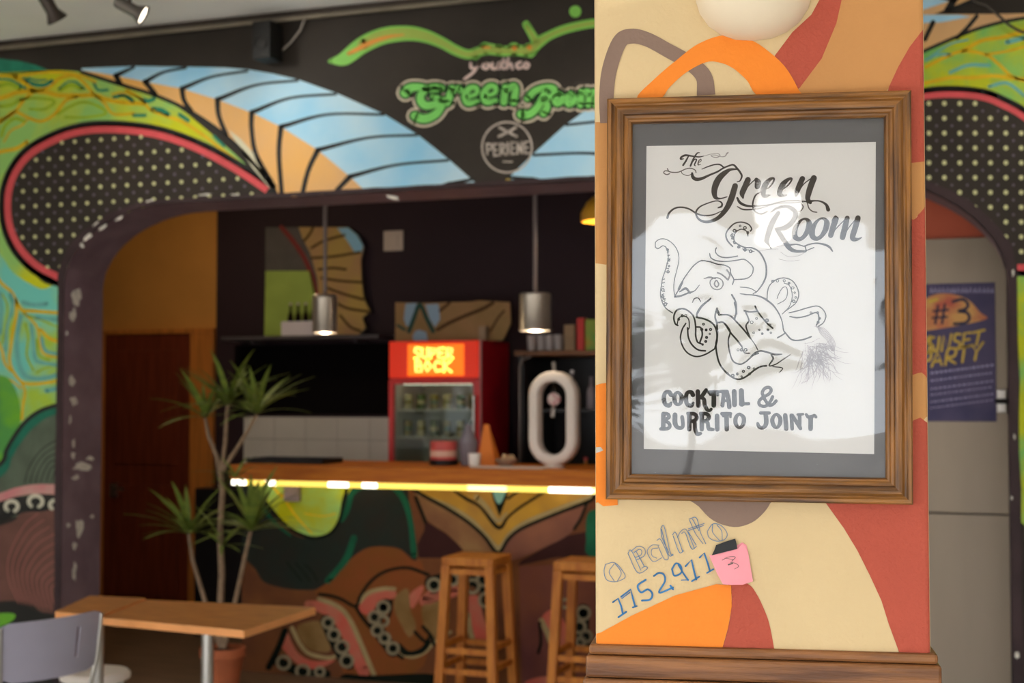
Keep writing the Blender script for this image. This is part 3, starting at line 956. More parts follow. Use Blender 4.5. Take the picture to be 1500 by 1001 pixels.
# ballpoint lettering on the pillar
m_pen = mat('blue_pen', (52, 122, 178), 0.5, var=0.4, scale=60)
m_pen2 = mat('grey_blue_pen', (120, 132, 150), 0.5, rgb2=(70, 118, 160), scale=50)
HW = lambda p: T(870, 730, 5.0, p)
PPL.begin()
for p in ([(85, 485), (150, 472), (205, 525), (228, 580), (160, 612), (95, 598), (75, 540), (85, 485)], [(150, 480), (112, 540), (150, 608)], [(155, 478), (200, 545), (172, 608)],
          [(250, 405), (275, 385), (345, 530)], [(250, 405), (320, 545), (392, 515), (372, 500), (350, 515)], [(270, 390), (325, 352), (372, 372), (370, 420), (310, 455)], [(292, 400), (330, 375), (350, 385), (345, 415), (305, 435)], [(310, 390), (372, 505)],
          [(480, 345), (425, 345), (392, 385), (405, 430), (440, 465), (500, 435)], [(470, 365), (425, 375), (425, 420), (460, 440)], [(460, 310), (490, 305), (545, 430), (515, 445), (470, 350)],
          [(490, 220), (515, 210), (560, 400), (580, 410)], [(495, 225), (545, 410), (585, 415)], [(490, 220), (500, 290), (550, 400)],
          [(575, 270), (600, 255), (650, 390)], [(580, 275), (625, 395), (660, 385)], [(610, 290), (640, 240), (680, 235), (735, 365)], [(640, 260), (670, 255), (715, 370), (755, 350)], [(690, 245), (750, 345)],
          [(695, 155), (750, 145), (780, 250), (820, 335)], [(700, 160), (745, 260), (800, 335)], [(690, 225), (810, 185)], [(690, 238), (805, 200)], [(720, 150), (770, 240)],
          [(830, 245), (870, 190), (930, 200), (975, 255), (960, 300), (900, 315), (845, 290), (830, 245)], [(870, 195), (870, 250), (920, 310)], [(900, 195), (935, 240), (940, 305)]):
    PPL.stroke(HW(p), 1.1, cap=False)
PPL.done('pen_word', m_pen2, pillar, 5)
PPL.begin()
for p, w in (([(140, 762), (178, 735), (200, 790), (212, 845)], 2.6), ([(180, 872), (238, 832)], 2.6), ([(200, 722), (270, 668), (285, 730), (303, 795)], 2.6), ([(205, 735), (265, 690)], 1.4), ([(285, 800), (315, 790)], 2.2),
             ([(380, 598), (322, 640), (345, 690), (395, 668), (428, 700), (412, 742), (352, 750)], 2.8), ([(440, 570), (475, 548), (512, 560), (520, 610), (478, 692), (580, 655)], 2.6), ([(560, 640), (580, 668)], 2.6),
             ([(572, 520), (600, 478), (635, 495), (640, 545), (590, 568), (572, 520)], 2.4), ([(620, 490), (655, 550), (690, 600)], 2.4), ([(640, 600), (695, 598)], 1.2), ([(672, 498), (715, 452), (735, 540), (750, 595)], 2.8), ([(718, 608), (772, 575)], 2.4),
             ([(775, 435), (808, 402), (835, 480), (850, 535)], 2.6), ([(828, 548), (875, 520)], 2.2)):
    PPL.stroke(HW(p), w, smooth=len(p) > 4, cap=True)
PPL.done('pen_number', m_pen, pillar, 5)

# wooden ledge round the foot of the pillar
m_wood = mat('waxed_brown_wood', (150, 98, 54), 0.4, rgb2=(96, 58, 30), scale=5, stretch=(1.2, 14, 14), bump=0.25, bscale=14, spec=0.4, detail=8)
z1 = on_p(1113, 950, PO, PN).z
ledge = empty('trim_2', PMX @ Vector(((PL_ + PR_) / 2, .23, 0)), None, None)
S(ledge)
tag(ledge, 'stepped brown wooden ledge boxed round the foot of the pillar')
for nm, t, e, hgt in (('moulding', 0.0, 0.0085, 0.014), ('board', -0.0145, 0.0125, 0.030), ('board', -0.045, 0.016, 0.5), ('board', -0.5455, 0.013, 0.55)):
    o = box(nm, (PL_ - e, -e, z1 + t - hgt), (PR_ + e, 0.46 + e, z1 + t), None, None, 0.0045)
    o.data.materials.append(m_wood)
    o.matrix_world = PMX
    o.parent = ledge
    o.matrix_parent_inverse = parent_matrix(ledge).inverted()
# open the boxes round the pillar: they are solid collars in the model, the pillar runs through them

# wall lamp: plaster half bowl
m_plaster = mat('plaster_bowl', (232, 216, 188), 0.6, var=0.04, scale=10, bump=0.05)
lc = on_p(1104, 60, PO, PN)
rl = (on_p(1191, 0, PO, PN) - on_p(1015, 0, PO, PN)).length / 2
bm = bmesh.new()
prof = [(0.0, 0.0), (0.30, 0.02), (0.55, 0.10), (0.75, 0.22), (0.90, 0.40), (0.98, 0.62), (1.0, 0.8), (1.03, .84), (0.97, 0.84), (0.9, 0.7), (0.0, 0.45)]
segs = 20
rings = []
for r, z in prof:
    rings.append([bm.verts.new(PMX @ Vector((lc.dot(PU) - PO.dot(PU) + rl * r * math.cos(math.pi * k / segs), -0.001 - rl * .85 * r * math.sin(math.pi * k / segs), lc.z + rl * 1.25 * z))) for k in range(segs + 1)])
for a, b in zip(rings, rings[1:]):
    for k in range(segs):
        bm.faces.new((a[k], a[k + 1], b[k + 1], b[k]))
for r_ in (0,):
    bm.faces.new([r[0] for r in rings] ); bm.faces.new([r[-1] for r in rings][::-1])
bmesh.ops.remove_doubles(bm, verts=bm.verts, dist=1e-5)
wl = empty('wall_lamp', PMX @ Vector((lc.dot(PU) - PO.dot(PU), 0, lc.z)), 'cream plaster half-bowl uplight above the framed drawing', 'wall lamp')
bm_obj('bowl', bm, m_plaster, wl, True, 50)
ul = bpy.data.lights.new('uplight', 'POINT'); ul.energy = 34; ul.shadow_soft_size = .03; ul.color = (1, .95, .86)
uo = bpy.data.objects.new('uplight', ul); uo.location = PMX @ Vector((lc.dot(PU) - PO.dot(PU), -.035, lc.z + rl * 1.0)); link(uo, wl)

# ------------------------------------------------------------------ the framed drawing on the pillar
FRX = PMX @ Matrix.Translation(Vector((0, 0, 0)))
pf = lambda x, y: on_p(x, y, PO + PN * 0.022, PN)


def loc_p(v):
    w = PMX.inverted() @ v
    return w


corn = [loc_p(pf(*q)) for q in ((890, 148), (1337, 127), (1336, 741), (886, 731))]
fx = (corn[0].x + corn[1].x + corn[2].x + corn[3].x) / 4
fz = (corn[0].z + corn[1].z + corn[2].z + corn[3].z) / 4
fw = ((corn[1].x - corn[0].x) + (corn[2].x - corn[3].x)) / 2
fh = ((corn[0].z - corn[3].z) + (corn[1].z - corn[2].z)) / 2
TILT = math.radians(0.35)
FM = PMX @ Matrix.Translation((fx, 0, fz)) @ Matrix.Rotation(TILT, 4, 'Y')     # local: x right, y into the wall, z up, origin at the frame's middle
frame = empty('picture_frame', FM @ Vector((0, 0, -fh / 2)), 'brown wooden frame holding an ink octopus drawing, hung on the painted pillar', 'picture frame')
m_rail = mat('frame_walnut', (152, 100, 40), 0.35, rgb2=(70, 42, 14), scale=7, stretch=(1.0, 16, 16), bump=0.3, bscale=10, spec=0.5, detail=8)
RW = 0.0345
# moulding profile: (distance from the outer edge, height above the wall)
prof = [(0.0, 0.0015), (0.0, 0.019), (0.002, 0.0215), (0.006, 0.022), (0.0085, 0.0195), (0.0105, 0.0185), (0.014, 0.0215), (0.0185, 0.0225), (0.0225, 0.0205),
        (0.0245, 0.0172), (0.0275, 0.0165), (0.0300, 0.0178), (0.0325, 0.0170), (RW, 0.0135), (RW, 0.0015)]


def rail(L, M):
    bm = bmesh.new()
    rows = []
    for d, h in prof:
        rows.append((bm.verts.new((-L / 2 + d, -h, -d)), bm.verts.new((L / 2 - d, -h, -d))))
    n = len(rows)
    for i in range(n):
        a, b = rows[i], rows[(i + 1) % n]
        bm.faces.new((a[0], a[1], b[1], b[0]))
    bm.faces.new([r[0] for r in rows]); bm.faces.new([r[1] for r in rows][::-1])
    o = bm_obj('frame_rail', bm, m_rail, None, False)
    o.matrix_world = M
    o.parent = frame
    o.matrix_parent_inverse = parent_matrix(frame).inverted()
    return o


for ang, L, off in ((0, fw, fh / 2), (math.pi, fw, fh / 2), (math.pi / 2, fh, fw / 2), (-math.pi / 2, fh, fw / 2)):
    rail(L, FM @ Matrix.Rotation(ang, 4, 'Y') @ Matrix.Translation((0, 0, off)))


def in_frame(name, lo, hi, m):
    o = box(name, lo, hi, m)
    o.matrix_world = FM
    o.parent = frame
    o.matrix_parent_inverse = parent_matrix(frame).inverted()
    return o


iw, ih = fw / 2 - RW + .004, fh / 2 - RW + .004
m_mat = mat('grey_backing_card', (112, 112, 114), 0.7, var=0.08, scale=3)
in_frame('backing_card', (-iw, -0.006, -ih), (iw, -0.002, ih), m_mat)
# glass: real pane with fresnel mirror reflection over clear transmission, slightly wavy
gm = bpy.data.materials.new('wavy_picture_glass'); gm.use_nodes = True
nt = gm.node_tree; N, Lk = nt.nodes, nt.links
N.remove(N['Principled BSDF'])
tr_ = N.new('ShaderNodeBsdfTransparent'); gl = N.new('ShaderNodeBsdfGlossy'); gl.inputs['Roughness'].default_value = 0.015
fr = N.new('ShaderNodeFresnel'); fr.inputs['IOR'].default_value = 1.5
mx = N.new('ShaderNodeMixShader'); nz = N.new('ShaderNodeTexNoise'); nz.inputs['Scale'].default_value = 5.0; nz.inputs['Detail'].default_value = 1.0
tc = N.new('ShaderNodeTexCoord'); bp = N.new('ShaderNodeBump'); bp.inputs['Strength'].default_value = 0.2; bp.inputs['Distance'].default_value = 0.02
Lk.new(tc.outputs['Object'], nz.inputs['Vector']); Lk.new(nz.outputs['Fac'], bp.inputs['Height'])
Lk.new(bp.outputs['Normal'], gl.inputs['Normal']); Lk.new(bp.outputs['Normal'], fr.inputs['Normal'])
Lk.new(fr.outputs['Fac'], mx.inputs['Fac']); Lk.new(tr_.outputs['BSDF'], mx.inputs[1]); Lk.new(gl.outputs['BSDF'], mx.inputs[2])
Lk.new(mx.outputs['Shader'], N['Material Output'].inputs['Surface'])
in_frame('glass_pane', (-iw, -0.0125, -ih), (iw, -0.0105, ih), gm)

# the sheet with its drawing
YS = -0.0072
PSO = FM @ Vector((0, YS, 0))
ps = lambda x, y: on_p(x, y, PSO, PN)
m_paper = mat('white_drawing_paper', (244, 242, 238), 0.8, var=0.02, scale=4)
pc = [ps(*q) for q in ((947, 214), (1283, 208), (1280.5, 665.5), (943, 658))]
pts_b = [p - PN * 0.0008 for p in pc]
paper = raw('drawing_sheet', pc + pts_b, [(3, 2, 1, 0), (4, 5, 6, 7), (0, 1, 5, 4), (1, 2, 6, 5), (2, 3, 7, 6), (3, 0, 4, 7)], m_paper, frame)
m_ik = mat('poster_ink', (52, 46, 42), 0.6)
m_ik2 = mat('poster_soft_ink', (98, 90, 84), 0.6)
m_ik3 = mat('poster_pale_ink', (168, 160, 158), 0.6)
INK = Paint(ps, PN, 0.0002)
ZA = lambda p: T(960, 210, 9.1, p)
ZB = lambda p: T(1080, 230, 7.15, p)
Z1 = lambda p: T(920, 190, 3.85, p)
ZC_ = lambda p: T(950, 320, 7.15, p)
ZD = lambda p: T(1090, 380, 7.15, p)
ZE = lambda p: T(950, 440, 7.7, p)
ZF = lambda p: T(1100, 480, 7.15, p)
ZG = lambda p: T(955, 560, 11.54, p)
ZH = lambda p: T(1075, 560, 11.54, p)


IW = 1.0


def ink(name, strokes, m=None, fills=(), kind=None, layer=1):
    INK.begin()
    for s in strokes:
        p, w = s[0], s[1]
        if not kind: w = [q * IW for q in w] if isinstance(w, (list, tuple)) else w * IW
        if kind: w = [q * 1.25 for q in w] if isinstance(w, (list, tuple)) else w * 1.25
        closed = len(s) > 2 and s[2] == 'c'
        sm = not (len(s) > 2 and s[2] == 'p')
        INK.stroke(p, w, closed=closed, smooth=sm)
    for f in fills: INK.fill(f)
    o = INK.done(name, m or m_ik, paper, layer)
    if kind: o['kind'] = kind
    return o


# "The"
ink('letter', [(ZA([(375, 207), (340, 212), (345, 188), (400, 160), (480, 170), (580, 182), (650, 170)]), [1.4, 2.6, 3, 3, 2.4, 2, 1]), (ZA([(440, 175), (405, 240), (370, 292)]), [2, 2.6, 2.8])], m_ik)
ink('letter', [(ZA([(590, 125), (555, 135), (510, 205), (468, 302)]), [1, 2, 2.6, 2.6]), (ZA([(485, 265), (525, 215), (548, 222), (522, 285), (535, 302)]), [1.2, 1.6, 2, 2, 1])], m_ik)
ink('letter', [(ZA([(568, 262), (608, 238), (606, 212), (580, 235), (570, 285), (604, 282)]), [1.2, 1.2, 1.4, 1.8, 2, 1])], m_ik2)
ink('flourish', [(ZA([(650, 170), (740, 145), (830, 138), (862, 165), (820, 188), (762, 180), (742, 160), (800, 158), (880, 180), (930, 172), (950, 140), (968, 125)]), [.8, .8, 1, 1.3, 1.3, 1.1, .9, .9, 1, 1.5, 2, 2])], m_ik3)
ink('flourish', [(ZA([(160, 338), (190, 380), (300, 386), (400, 345), (470, 333), (530, 358), (542, 392)]), 1.5), (ZA([(190, 405), (150, 418), (112, 395), (130, 368), (175, 372)]), 1.5), (ZA([(345, 368), (360, 405), (430, 432), (482, 410)]), 1.1)], m_ik2)
# "Green"
ink('letter', [(ZA([(490, 400), (500, 450), (545, 480), (620, 470), (720, 425), (830, 378), (900, 335), (980, 300), (1040, 288), (1085, 330), (1132, 390), (1152, 440), (1128, 500), (1090, 515)]), [3.2, 5, 5.2, 4.4, 3, 2.6, 2.4, 2.4, 2.6, 3, 3, 2.8, 2, 1.2]),
               (ZA([(620, 345), (700, 312), (790, 285), (860, 285), (912, 322)]), [1.2, 1.8, 2, 2.2, 2.2]),
               (ZA([(1095, 345), (1000, 352), (930, 392), (860, 455), (810, 540), (785, 640), (802, 720), (860, 738), (955, 715)]), [2, 4, 7, 9, 9.5, 8.5, 6, 2.4, 1.5]),
               (Z1([(604, 318), (582, 390), (552, 450), (505, 500), (445, 521), (400, 506), (383, 470), (402, 438), (450, 415), (500, 402), (527, 412), (528, 432), (508, 441)]), [8.5, 9, 7.5, 5.5, 4.2, 3.4, 2.8, 2.2, 1.8, 1.8, 2.4, 3, 2]),
               (Z1([(222, 498), (232, 470), (262, 445), (300, 438), (345, 448), (390, 475), (430, 485), (480, 480), (530, 458)]), [3.4, 3, 2.6, 2.4, 2.4, 2.4, 2.2, 1.8, 1])])
ink('letter', [(ZB([(112, 240), (82, 310), (52, 380), (60, 428)]), [8.5, 8.5, 8, 3]), (ZB([(62, 400), (112, 310), (182, 240)]), 1.5), (ZB([(200, 238), (216, 268), (210, 312)]), [6, 9.5, 8])])
ink('letter', [(ZB([(268, 342), (330, 322), (372, 272), (385, 228), (342, 236), (290, 300), (270, 370), (290, 412), (345, 400)]), [1.5, 2, 2.4, 3, 5, 8.5, 8.5, 6, 2])])
ink('letter', [(ZB([(440, 352), (502, 322), (552, 272), (570, 228), (530, 238), (476, 290), (445, 360), (455, 405), (520, 400)]), [1.5, 2, 2.4, 3, 5, 8, 8, 6, 2])])
ink('letter', [(ZB([(682, 228), (650, 300), (622, 370), (615, 408)]), [8, 8, 7.5, 4]), (ZB([(620, 400), (690, 292), (765, 230)]), 1.6), (ZB([(802, 222), (772, 300), (747, 380), (738, 440), (765, 478)]), [9, 9, 8.5, 7, 5]), (ZB([(740, 472), (800, 460), (870, 465), (930, 500), (952, 552)]), [5, 2.4, 2.4, 4, 6])])
ink('flourish', [(ZB([(0, 430), (30, 480), (100, 512), (200, 516), (340, 500), (450, 470), (600, 457), (725, 468)]), [3, 4, 3.4, 2.4, 2.2, 2, 2, 2]), (ZB([(0, 520), (60, 550), (160, 550), (260, 535), (400, 490), (600, 480), (700, 470)]), [1.5, 2.4, 2.2, 2, 1.8, 1.5, 1.2])])
ink('flourish', [(ZB([(242, 370), (192, 402), (165, 470), (165, 530), (200, 580), (260, 597), (322, 565)]), [2, 2.2, 2.4, 2.4, 2.8, 3, 2]), ])
ink('flourish', [(ZB([(660, 480), (690, 520), (670, 560), (640, 570)]), 1.8), (ZB([(735, 488), (752, 540), (790, 572), (832, 580)]), 1.8)], m_ik2)
# "Room"
ink('letter', [(ZB([(430, 585), (372, 680), (332, 780), (305, 880)]), [6, 8.5, 8.5, 7.5]), (ZB([(303, 880), (330, 922), (356, 962)]), [6.5, 3.5, 1.2]), (ZB([(350, 580), (420, 535), (520, 520), (595, 560), (608, 620), (560, 700), (490, 745), (408, 752)]), [2, 4, 5, 7, 8, 8, 7.5, 4]),
               (ZB([(402, 752), (442, 800), (492, 880), (542, 950), (600, 985), (715, 990)]), [4, 7, 7.5, 7, 5, 3]), (ZB([(542, 925), (620, 916), (700, 936), (740, 920), (820, 905), (900, 915), (962, 942), (998, 988)]), [3, 2, 2, 2.2, 2.2, 3, 3.4, 2]), (ZB([(715, 985), (770, 962), (802, 950)]), 1.6), (ZB([(710, 930), (722, 985)]), 2)])
o_path = [(690, 652), (642, 690), (604, 760), (602, 830), (642, 862), (692, 840), (738, 770), (754, 700), (732, 658)]
o_w = [3, 5, 8, 8.5, 6.5, 6, 8, 8.5, 5]
ink('letter', [(ZB(o_path), o_w, 'c')])
ink('letter', [(ZB([(x + 184, y - 5) for x, y in o_path]), o_w, 'c')])
ink('letter', [(ZB([(1000, 668), (1035, 640), (1005, 730), (978, 822)]), [4, 8, 8.5, 8]), (ZB([(985, 812), (1062, 722), (1145, 640)]), 1.6), (ZB([(1152, 640), (1132, 720), (1102, 842)]), [7, 8.5, 8.5]), (ZB([(1110, 832), (1182, 722), (1255, 640)]), 1.6), (ZB([(1264, 640), (1236, 740), (1207, 848), (1255, 864), (1302, 845)]), [8, 8.5, 8, 4.5, 1.5])])
ink('flourish', [(ZB([(360, 945), (470, 930), (560, 900)]), .9), (ZB([(230, 985), (330, 968), (430, 965)]), .9), (Z1([(860, 690), (900, 715), (960, 712), (1000, 690)]), .9), (Z1([(850, 730), (910, 742), (970, 735)]), .8)], m_ik3)
# block lettering
IW = 1.14
C1 = [(322, 215), (292, 170), (228, 178), (202, 262), (222, 368), (290, 398), (325, 350)]
ink('letter', [(ZG(C1), [6, 5.5, 5, 6, 5.5, 5.5, 3.5])])
ink('letter', [(ZG([(432, 172), (378, 240), (392, 340), (440, 382), (488, 340), (500, 240)]), [4, 5.5, 5.5, 4, 5.5, 5.5], 'c')])
ink('letter', [(ZG([(x + 372, y + 2) for x, y in C1]), [6, 5.5, 5, 6, 5.5, 5.5, 3.5])])
ink('letter', [(ZG([(775, 158), (785, 398)]), 6, 'p'), (ZG([(915, 135), (865, 210), (830, 262), (880, 290), (892, 380), (930, 462), (972, 482), (1002, 458)]), [5, 5.5, 4, 5, 5.5, 5, 4, 4])])
ink('letter', [(ZG([(965, 172), (1118, 168)]), 5, 'p'), (ZG([(1048, 170), (1045, 395)]), 6.2, 'p'), (ZG([(972, 170), (988, 210)]), 4, 'p'), (ZG([(1106, 168), (1112, 218)]), 4, 'p')])
ink('letter', [(ZG([(1165, 158), (1272, 158)]), 4.5, 'p'), (ZG([(1215, 170), (1192, 398)]), 5.2, 'p'), (ZG([(1262, 165), (1296, 300), (1308, 420)]), 6), (ZG([(1212, 315), (1288, 315)]), 3.5, 'p')])
ink('letter', [(ZG([(1390, 158), (1396, 382)]), 6.6, 'p')])
ink('letter', [(ZH([(125, 148), (135, 372)]), 7, 'p'), (ZH([(108, 368), (250, 366)]), 4.4, 'p')])
ink('letter', [(ZH([(715, 318), (665, 372), (600, 392), (545, 330), (502, 250), (482, 170), (530, 102), (600, 92), (630, 142), (590, 202), (502, 252), (432, 312), (432, 380), (500, 410), (562, 390), (622, 318), (655, 248)]), 4.3)])
ink('letter', [(ZG([(195, 540), (190, 788)]), 6, 'p'), (ZG([(190, 532), (268, 542), (288, 598), (222, 640), (290, 700), (300, 758), (250, 790), (150, 792)]), 4.6)])
ink('letter', [(ZG([(390, 555), (390, 690), (430, 762), (500, 772), (525, 720), (510, 590)]), [6.5, 6.5, 5.5, 5, 5, 5])])
R1 = [(605, 532), (718, 540), (758, 600), (720, 650), (652, 662), (720, 682), (732, 800), (770, 880), (822, 868)]
ink('letter', [(ZG([(632, 540), (630, 798)]), 6, 'p'), (ZG(R1), [4.5, 5, 5.5, 5, 4, 5, 5.5, 5, 4.5])])
ink('letter', [(ZG([(842, 540), (842, 798)]), 6, 'p'), (ZG([(822, 532), (930, 540), (962, 600), (922, 650), (862, 662), (938, 682), (960, 785), (1032, 802)]), [4.5, 5, 5.5, 5, 4, 5, 5.5, 4.5])])
ink('letter', [(ZG([(1100, 572), (1104, 798)]), 6.2, 'p')])
ink('letter', [(ZG([(1182, 535), (1328, 535)]), 4.6, 'p'), (ZG([(1260, 540), (1265, 798)]), 6, 'p'), (ZG([(1190, 535), (1205, 575)]), 3.5, 'p'), (ZG([(1320, 535), (1328, 590)]), 3.5, 'p')])
ink('letter', [(ZH([(92, 542), (34, 602), (32, 700), (92, 772), (158, 710), (165, 602)]), [4, 5.5, 5.5, 4, 5.5, 5.5], 'c')])
ink('letter', [(ZH([(452, 522), (598, 522)]), 4.4, 'p'), (ZH([(538, 530), (545, 700), (492, 768), (430, 758), (402, 700)]), [6, 6, 5, 5, 4])])
ink('letter', [(ZH([(712, 545), (650, 630), (672, 730), (730, 768), (778, 700), (780, 605)]), [4, 5.5, 5.5, 4, 5.5, 5.5], 'c')])
ink('letter', [(ZH([(868, 562), (885, 788)]), 6, 'p')])
ink('letter', [(ZH([(972, 562), (985, 788)]), 5, 'p'), (ZH([(985, 562), (1125, 782)]), 5, 'p'), (ZH([(1112, 560), (1112, 720)]), 5, 'p'), (ZH([(1078, 548), (1168, 542)]), 3.4, 'p')])
ink('letter', [(ZH([(1222, 548), (1258, 592), (1302, 602), (1358, 562), (1388, 592)]), [4, 4.5, 4.5, 4, 4]), (ZH([(1300, 592), (1296, 788)]), 6.2, 'p')])

IW = 1.0
# octopus
ink('octopus_outline', [
    (ZC_([(70, 292), (75, 250), (110, 222), (160, 215), (222, 240), (282, 300), (315, 380), (315, 460), (292, 560), (270, 650), (265, 740), (275, 812)]), 1.2),
    (ZC_([(70, 300), (100, 318), (150, 288), (188, 312), (205, 380), (200, 450), (180, 530), (150, 620), (135, 700), (125, 790), (140, 870), (180, 940), (252, 992)]), 1.3),
    (ZC_([(275, 818), (320, 740), (360, 650), (420, 560), (480, 490), (550, 445), (640, 455), (720, 480), (790, 490), (850, 520), (862, 580), (892, 640), (880, 692)]), 1.5),
    (ZC_([(275, 822), (340, 812), (420, 780), (482, 760), (532, 700)]), [2.4, 2.2, 2, 1.5, 1]),
    (ZC_([(318, 742), (352, 672), (362, 655)]), [3.2, 2.6, 1]), (ZC_([(325, 770), (390, 735), (435, 785)]), [1.5, 3, 2]),
    (ZC_([(710, 310), (700, 350), (740, 396), (820, 412), (932, 396)]), 1.5),
    (ZC_([(640, 370), (652, 410), (700, 440), (800, 452), (920, 440), (1000, 430), (1060, 470), (1096, 520), (1080, 590), (1020, 632), (900, 642)]), 1.4),
    (ZC_([(650, 840), (560, 922), (510, 1000)]), 2), (ZC_([(872, 800), (912, 880), (922, 1000)]), 2.2), (ZC_([(960, 720), (1060, 732), (1130, 770)]), 1.2), (ZC_([(960, 790), (1144, 812)]), 1.2),
    (ZC_([(460, 880), (480, 842), (520, 836), (546, 872)]), 1.3),
    (Z1([(690, 572), (697, 560), (680, 535), (640, 522), (600, 530), (568, 560), (552, 590), (560, 625), (590, 660)]), [2, 1.6, 1.6, 1.6, 1.6, 1.8, 1.8, 2, 1.6]),
    (Z1([(676, 600), (670, 575), (640, 562), (612, 575), (598, 600), (600, 630), (625, 650), (660, 665), (700, 668), (742, 692), (774, 750), (780, 810), (765, 860), (730, 910), (705, 926)]), [1.5, 1.3, 1.2, 1.2, 1.4, 1.6, 1.6, 1.6, 1.8, 2, 2, 2.2, 2, 1.6, 1.2]),
    (ZD([(240, 422), (245, 340), (270, 270), (340, 212), (420, 196), (500, 222), (552, 290), (572, 370), (546, 450), (492, 500), (432, 542)]), 1.4),
    (ZD([(402, 572), (470, 500), (500, 420), (500, 340), (470, 272), (420, 250)]), 1.1), (ZD([(350, 470), (430, 422), (455, 350), (440, 292), (400, 302), (360, 370), (345, 412)]), 1.1),
    (ZD([(470, 562), (560, 540), (660, 510), (760, 490), (822, 522), (856, 590), (832, 662), (780, 702)]), 1.5), (ZD([(480, 600), (560, 612), (660, 592), (740, 560), (775, 572), (782, 640), (755, 692)]), 1.7),
    (ZD([(0, 370), (100, 375), (180, 396), (240, 430), (312, 490), (370, 580), (400, 662), (412, 740), (432, 772)]), [1.2, 1.6, 2, 2.4, 2, 1.6, 1.4, 1.6, 2]), (ZD([(432, 772), (390, 800), (350, 822)]), 1.8), (ZD([(432, 772), (500, 842), (600, 846), (702, 812)]), 1.9),
    (ZD([(115, 490), (140, 542), (190, 612), (250, 680), (300, 722)]), 1.9), (ZD([(0, 540), (60, 552), (132, 546)]), 1.9), (ZD([(10, 540), (50, 640), (20, 702), (62, 822)]), 1.9),
    (ZE([(330, 285), (300, 262), (285, 190), (312, 120), (370, 95), (432, 110), (492, 160), (520, 220), (532, 310), (532, 400), (552, 470), (592, 490)]), 2), (ZE([(322, 280), (342, 202), (400, 180), (450, 212), (460, 300), (448, 330)]), 1.4),
    (ZE([(420, 262), (380, 330), (360, 430), (390, 530), (450, 602), (540, 636), (640, 612), (742, 552)]), 1.8), (ZE([(440, 312), (450, 420), (490, 502), (560, 560), (642, 572)]), 2),
    (ZE([(540, 192), (640, 215), (722, 262), (766, 340), (772, 450), (750, 542)]), 2.2), (ZE([(540, 302), (590, 312), (606, 390), (580, 472)]), 2),
    (ZE([(682, 0), (600, 62), (550, 142), (546, 192)]), 2.1), (ZE([(772, 92), (750, 182), (770, 262), (776, 400), (760, 500), (770, 602), (800, 712), (862, 802), (950, 872), (1022, 892), (1100, 862), (1190, 792), (1262, 750), (1330, 740)]), 2.1),
    (ZE([(862, 262), (920, 350), (900, 450), (910, 562), (950, 682), (1030, 722), (1100, 692), (1180, 622), (1240, 600)]), 1.8),
    (ZE([(970, 30), (990, 122), (970, 212)]), 2.2),
], m_ik, kind='stuff')
ink('octopus_eye', [(ZC_([(650, 650), (700, 622), (760, 640), (782, 690), (750, 740), (690, 742), (650, 700)]), 1.5, 'c'), (ZC_([(690, 690), (710, 650), (735, 690), (715, 720)]), 1.8, 'c'), (ZC_([(580, 632), (640, 618), (702, 632)]), [1, 2.2, 1.5]), (ZC_([(722, 570), (772, 592), (832, 645)]), 2), (ZC_([(820, 540), (850, 590), (835, 640)]), 2)], m_ik2, kind='stuff')
random.seed(8)
dots = []
for cx, cy in ZE([(620, 270), (650, 335), (690, 380), (655, 420), (645, 465), (610, 500), (700, 330), (600, 330), (890, 822), (950, 850), (1000, 832), (1070, 802), (1130, 760), (1190, 772), (1140, 832), (1050, 862), (380, 175), (340, 215), (420, 170), (1010, 560), (1050, 560), (1095, 560)]) + \
        ZC_([(160, 860), (175, 900), (150, 820), (150, 750), (205, 560), (215, 440), (200, 330), (870, 180), (900, 130), (880, 210), (900, 255), (945, 300), (1010, 330), (1070, 345), (960, 80), (1010, 100), (1040, 150), (215, 500)]) + \
        ZD([(300, 230), (350, 225), (420, 225), (470, 250), (510, 300), (530, 350), (540, 400), (520, 440), (700, 560), (770, 560), (790, 620), (775, 660), (160, 740), (100, 770), (190, 780), (250, 740), (270, 690), (240, 640), (130, 620), (80, 660), (280, 770)]):
    r = random.uniform(1.0, 2.0)
    dots.append(([(cx + r * math.cos(a), cy + r * math.sin(a)) for a in [2 * math.pi * k / 7 for k in range(7)]], random.choice((.9, 1.3, 1.6)), 'c'))
ink('octopus_suckers', dots, m_ik, kind='stuff')
ink('octopus_ticks', [(ZC_([(x, y), (x + random.uniform(15, 35), y + random.uniform(-12, 12))]), 1.1, 'p') for x, y in
                      [(185, 320), (195, 355), (200, 390), (200, 425), (190, 470), (180, 520), (175, 560), (150, 640), (145, 680), (140, 720), (138, 760), (140, 800), (150, 840), (170, 890), (870, 155), (865, 185), (870, 215), (885, 245), (905, 270), (930, 300), (900, 120), (985, 320), (1030, 330), (1075, 345)]], m_ik, kind='stuff')
